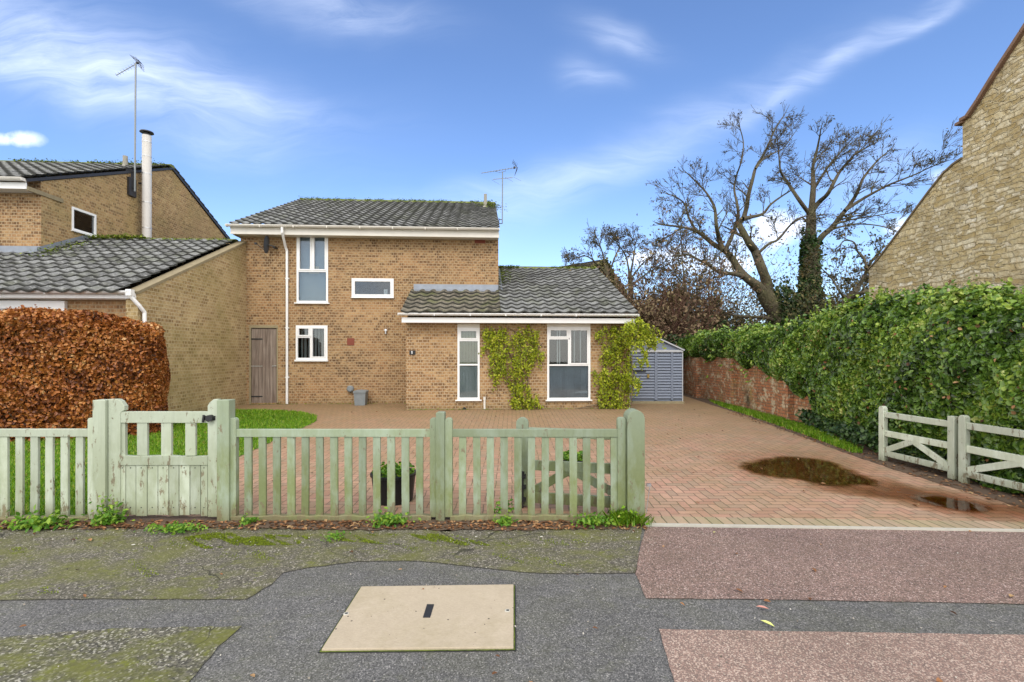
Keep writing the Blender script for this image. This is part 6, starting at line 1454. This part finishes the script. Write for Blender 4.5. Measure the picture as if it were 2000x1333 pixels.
# scrub masses: many twigs plus leaf clumps
def shrub(name, label, px, py_top, wpx, Y, mat, seed, nb=40, nl=5000, zb=0, group=None, ls=.11, tw='twig', cat='shrub', depth=2):
    rnd = random.Random(seed); b_ = W(px, 690, Y); b_.z = gz(Y); h = W(px, py_top, Y).z-b_.z; w_ = wpx/FPX*Y/2
    s_ = empty(name, b_, 0, label, cat, group); mb = MB(); tips = []; nl = int(nl*1.7); nb = int(nb*1.5)
    for k in range(nb):
        a = rnd.uniform(-1, 1); x = a*w_*.55; hh = h*(1-.35*a*a)*rnd.uniform(.55, .95)
        grow(mb, tips, Vector((x, rnd.uniform(-.6, .6), .0)), Vector((a*.45+rnd.gauss(0, .18), rnd.gauss(0, .2), 1)), hh, .035, depth, rnd, bend=.13, up=.05)
    mb.build('stems', M[tw], s_)
    P_ = tips_leaves(tips, nl//3, rnd, .22)
    # clumped crown
    cl = [(rnd.gauss(0, w_*.42), rnd.gauss(0, .7), 0) for _ in range(34)]; Q = []
    for (cx_, cy_, _) in cl:
        zc = rnd.uniform(.12, .86)*h*(1-.45*(cx_/w_)**2); rr = rnd.uniform(.25, .6)*min(1, w_)
        for q in range(int(nl*.67/34)): v = Vector((rnd.gauss(0, 1), rnd.gauss(0, 1), rnd.gauss(0, .8))); v = v.normalized()*rr*(rnd.random()**.4); Q.append((cx_+v.x, cy_+v.y, max(.05, zc+v.z)))
    leaves('foliage', np.concatenate([P_, np.array(Q)]), (0, -.3, 1), ls, .6, M[mat], s_, spread=1.2)
    return s_
SG = 'scrubby bushes beyond the garden'
shrub('shrub', 'reddish brown twiggy bush just right of the extension roof', 1262, 570, 130, 18, 'brush_red', 1, 34, 6500, group=SG, tw='twig_red')
shrub('shrub', 'tall brown scrubby bush behind the shed', 1325, 535, 150, 20, 'brush', 2, 38, 8500, group=SG)
shrub('shrub', 'olive brown scrubby bush left of the leaning tree', 1395, 555, 120, 22, 'brush_green', 3, 30, 6000, group=SG)
shrub('shrub', 'low brown scrub under the leaning tree', 1452, 622, 120, 23, 'brush', 4, 22, 4500, group=SG)
shrub('shrub', 'brown scrub behind the low creeper gable left of the red bush', 1215, 585, 110, 21, 'brush', 5, 24, 5000, group=SG)
shrub('shrub', 'loose olive scrub between the ivy trunk and the stone building', 1640, 560, 130, 19, 'brush_green', 6, 26, 5500, group=SG)
shrub('shrub', 'thin scrub between the two large tree trunks', 1555, 590, 70, 24, 'brush_green', 7, 18, 3000, group=SG)
shrub('shrub', 'brown scrub at the foot of the stone gable corner', 1690, 588, 80, 17.5, 'brush', 8, 16, 3000, group=SG)
def evergreen(label, px, py_top, wpx, Y, seed, n=9000, mat='laurel', zb=0):
    rnd = random.Random(seed); b_ = W(px, 690, Y); b_.z = gz(Y); h = W(px, py_top, Y).z-b_.z; w_ = wpx/FPX*Y/2; s_ = empty('evergreen_bush', b_, 0, label, 'bush', 'green bushes by the shed')
    Q = []; Nn = []
    cl = [(rnd.uniform(-.75, .75)*w_, rnd.gauss(0, .35), rnd.uniform(.1, .82)*h, rnd.uniform(.28, .5)*min(1.1, w_)) for _ in range(26)]
    for (a, b2, c, r_) in cl:
        c = min(c, h-r_*.7)
        for q in range(n//26): v = Vector((rnd.gauss(0, 1), rnd.gauss(0, 1), rnd.gauss(0, 1))).normalized(); Q.append((a+v.x*r_, b2+v.y*r_, max(.05, c+v.z*r_*.8))); Nn.append(tuple(v))
    leaves('foliage', np.array(Q), np.array(Nn), .12, .55, M[mat], s_, spread=.5)
    mb = MB(); tips = []
    for k in range(9): grow(mb, tips, Vector((rnd.uniform(-.4, .4)*w_, 0, 0)), Vector((rnd.gauss(0, .4), 0, 1)), h*.7, .03, 1, rnd)
    mb.build('stems', M['twig'], s_); return s_
evergreen('dark green bush directly behind the right side of the shed', 1322, 640, 80, 17.2, 3, mat='ivy_dark')
evergreen('lighter green bush at the back corner above the brick wall', 1388, 648, 120, 17.4, 4, 9500)
evergreen('small dark evergreen among the brown scrub left of the leaning tree', 1402, 600, 60, 19.5, 5, 5000, mat='ivy_dark')
# far woodland: one mass of stems and leaves along the horizon
rnd = random.Random(50); Q = []; mb = MB(); tips = []
for k in range(150):
    x = rnd.uniform(-4, 42); y = rnd.uniform(33, 44); h = rnd.uniform(2.6, 4.4); 
    grow(mb, tips, Vector((x, y, 0)), Vector((rnd.gauss(0, .1), 0, 1)), h*.8, .08, 1, rnd, bend=.1)
    for j in range(130): v = Vector((rnd.gauss(0, 1), rnd.gauss(0, 1), rnd.gauss(0, 1))).normalized()*rnd.uniform(.3, 1.5); Q.append((x+v.x, y+v.y, max(.1, h*.6+v.z*1.1)))
fo = empty('far_woodland', (15, 38, 0), 0, 'low brown woodland along the horizon behind the trees', 'woodland'); fo['kind'] = 'stuff'
mb.v = [(x-15, y-38, z) for x, y, z in mb.v]; mb.build('stems', M['twig'], fo)
Q = np.array(Q)-np.array([15, 38, 0]); leaves('foliage', Q, (0, -.3, 1), .34, .7, M['brush'], fo, spread=1.2)
for o in list(bpy.data.objects):
    if o.type == 'EMPTY' and not o.children and o.parent is None: bpy.data.objects.remove(o)
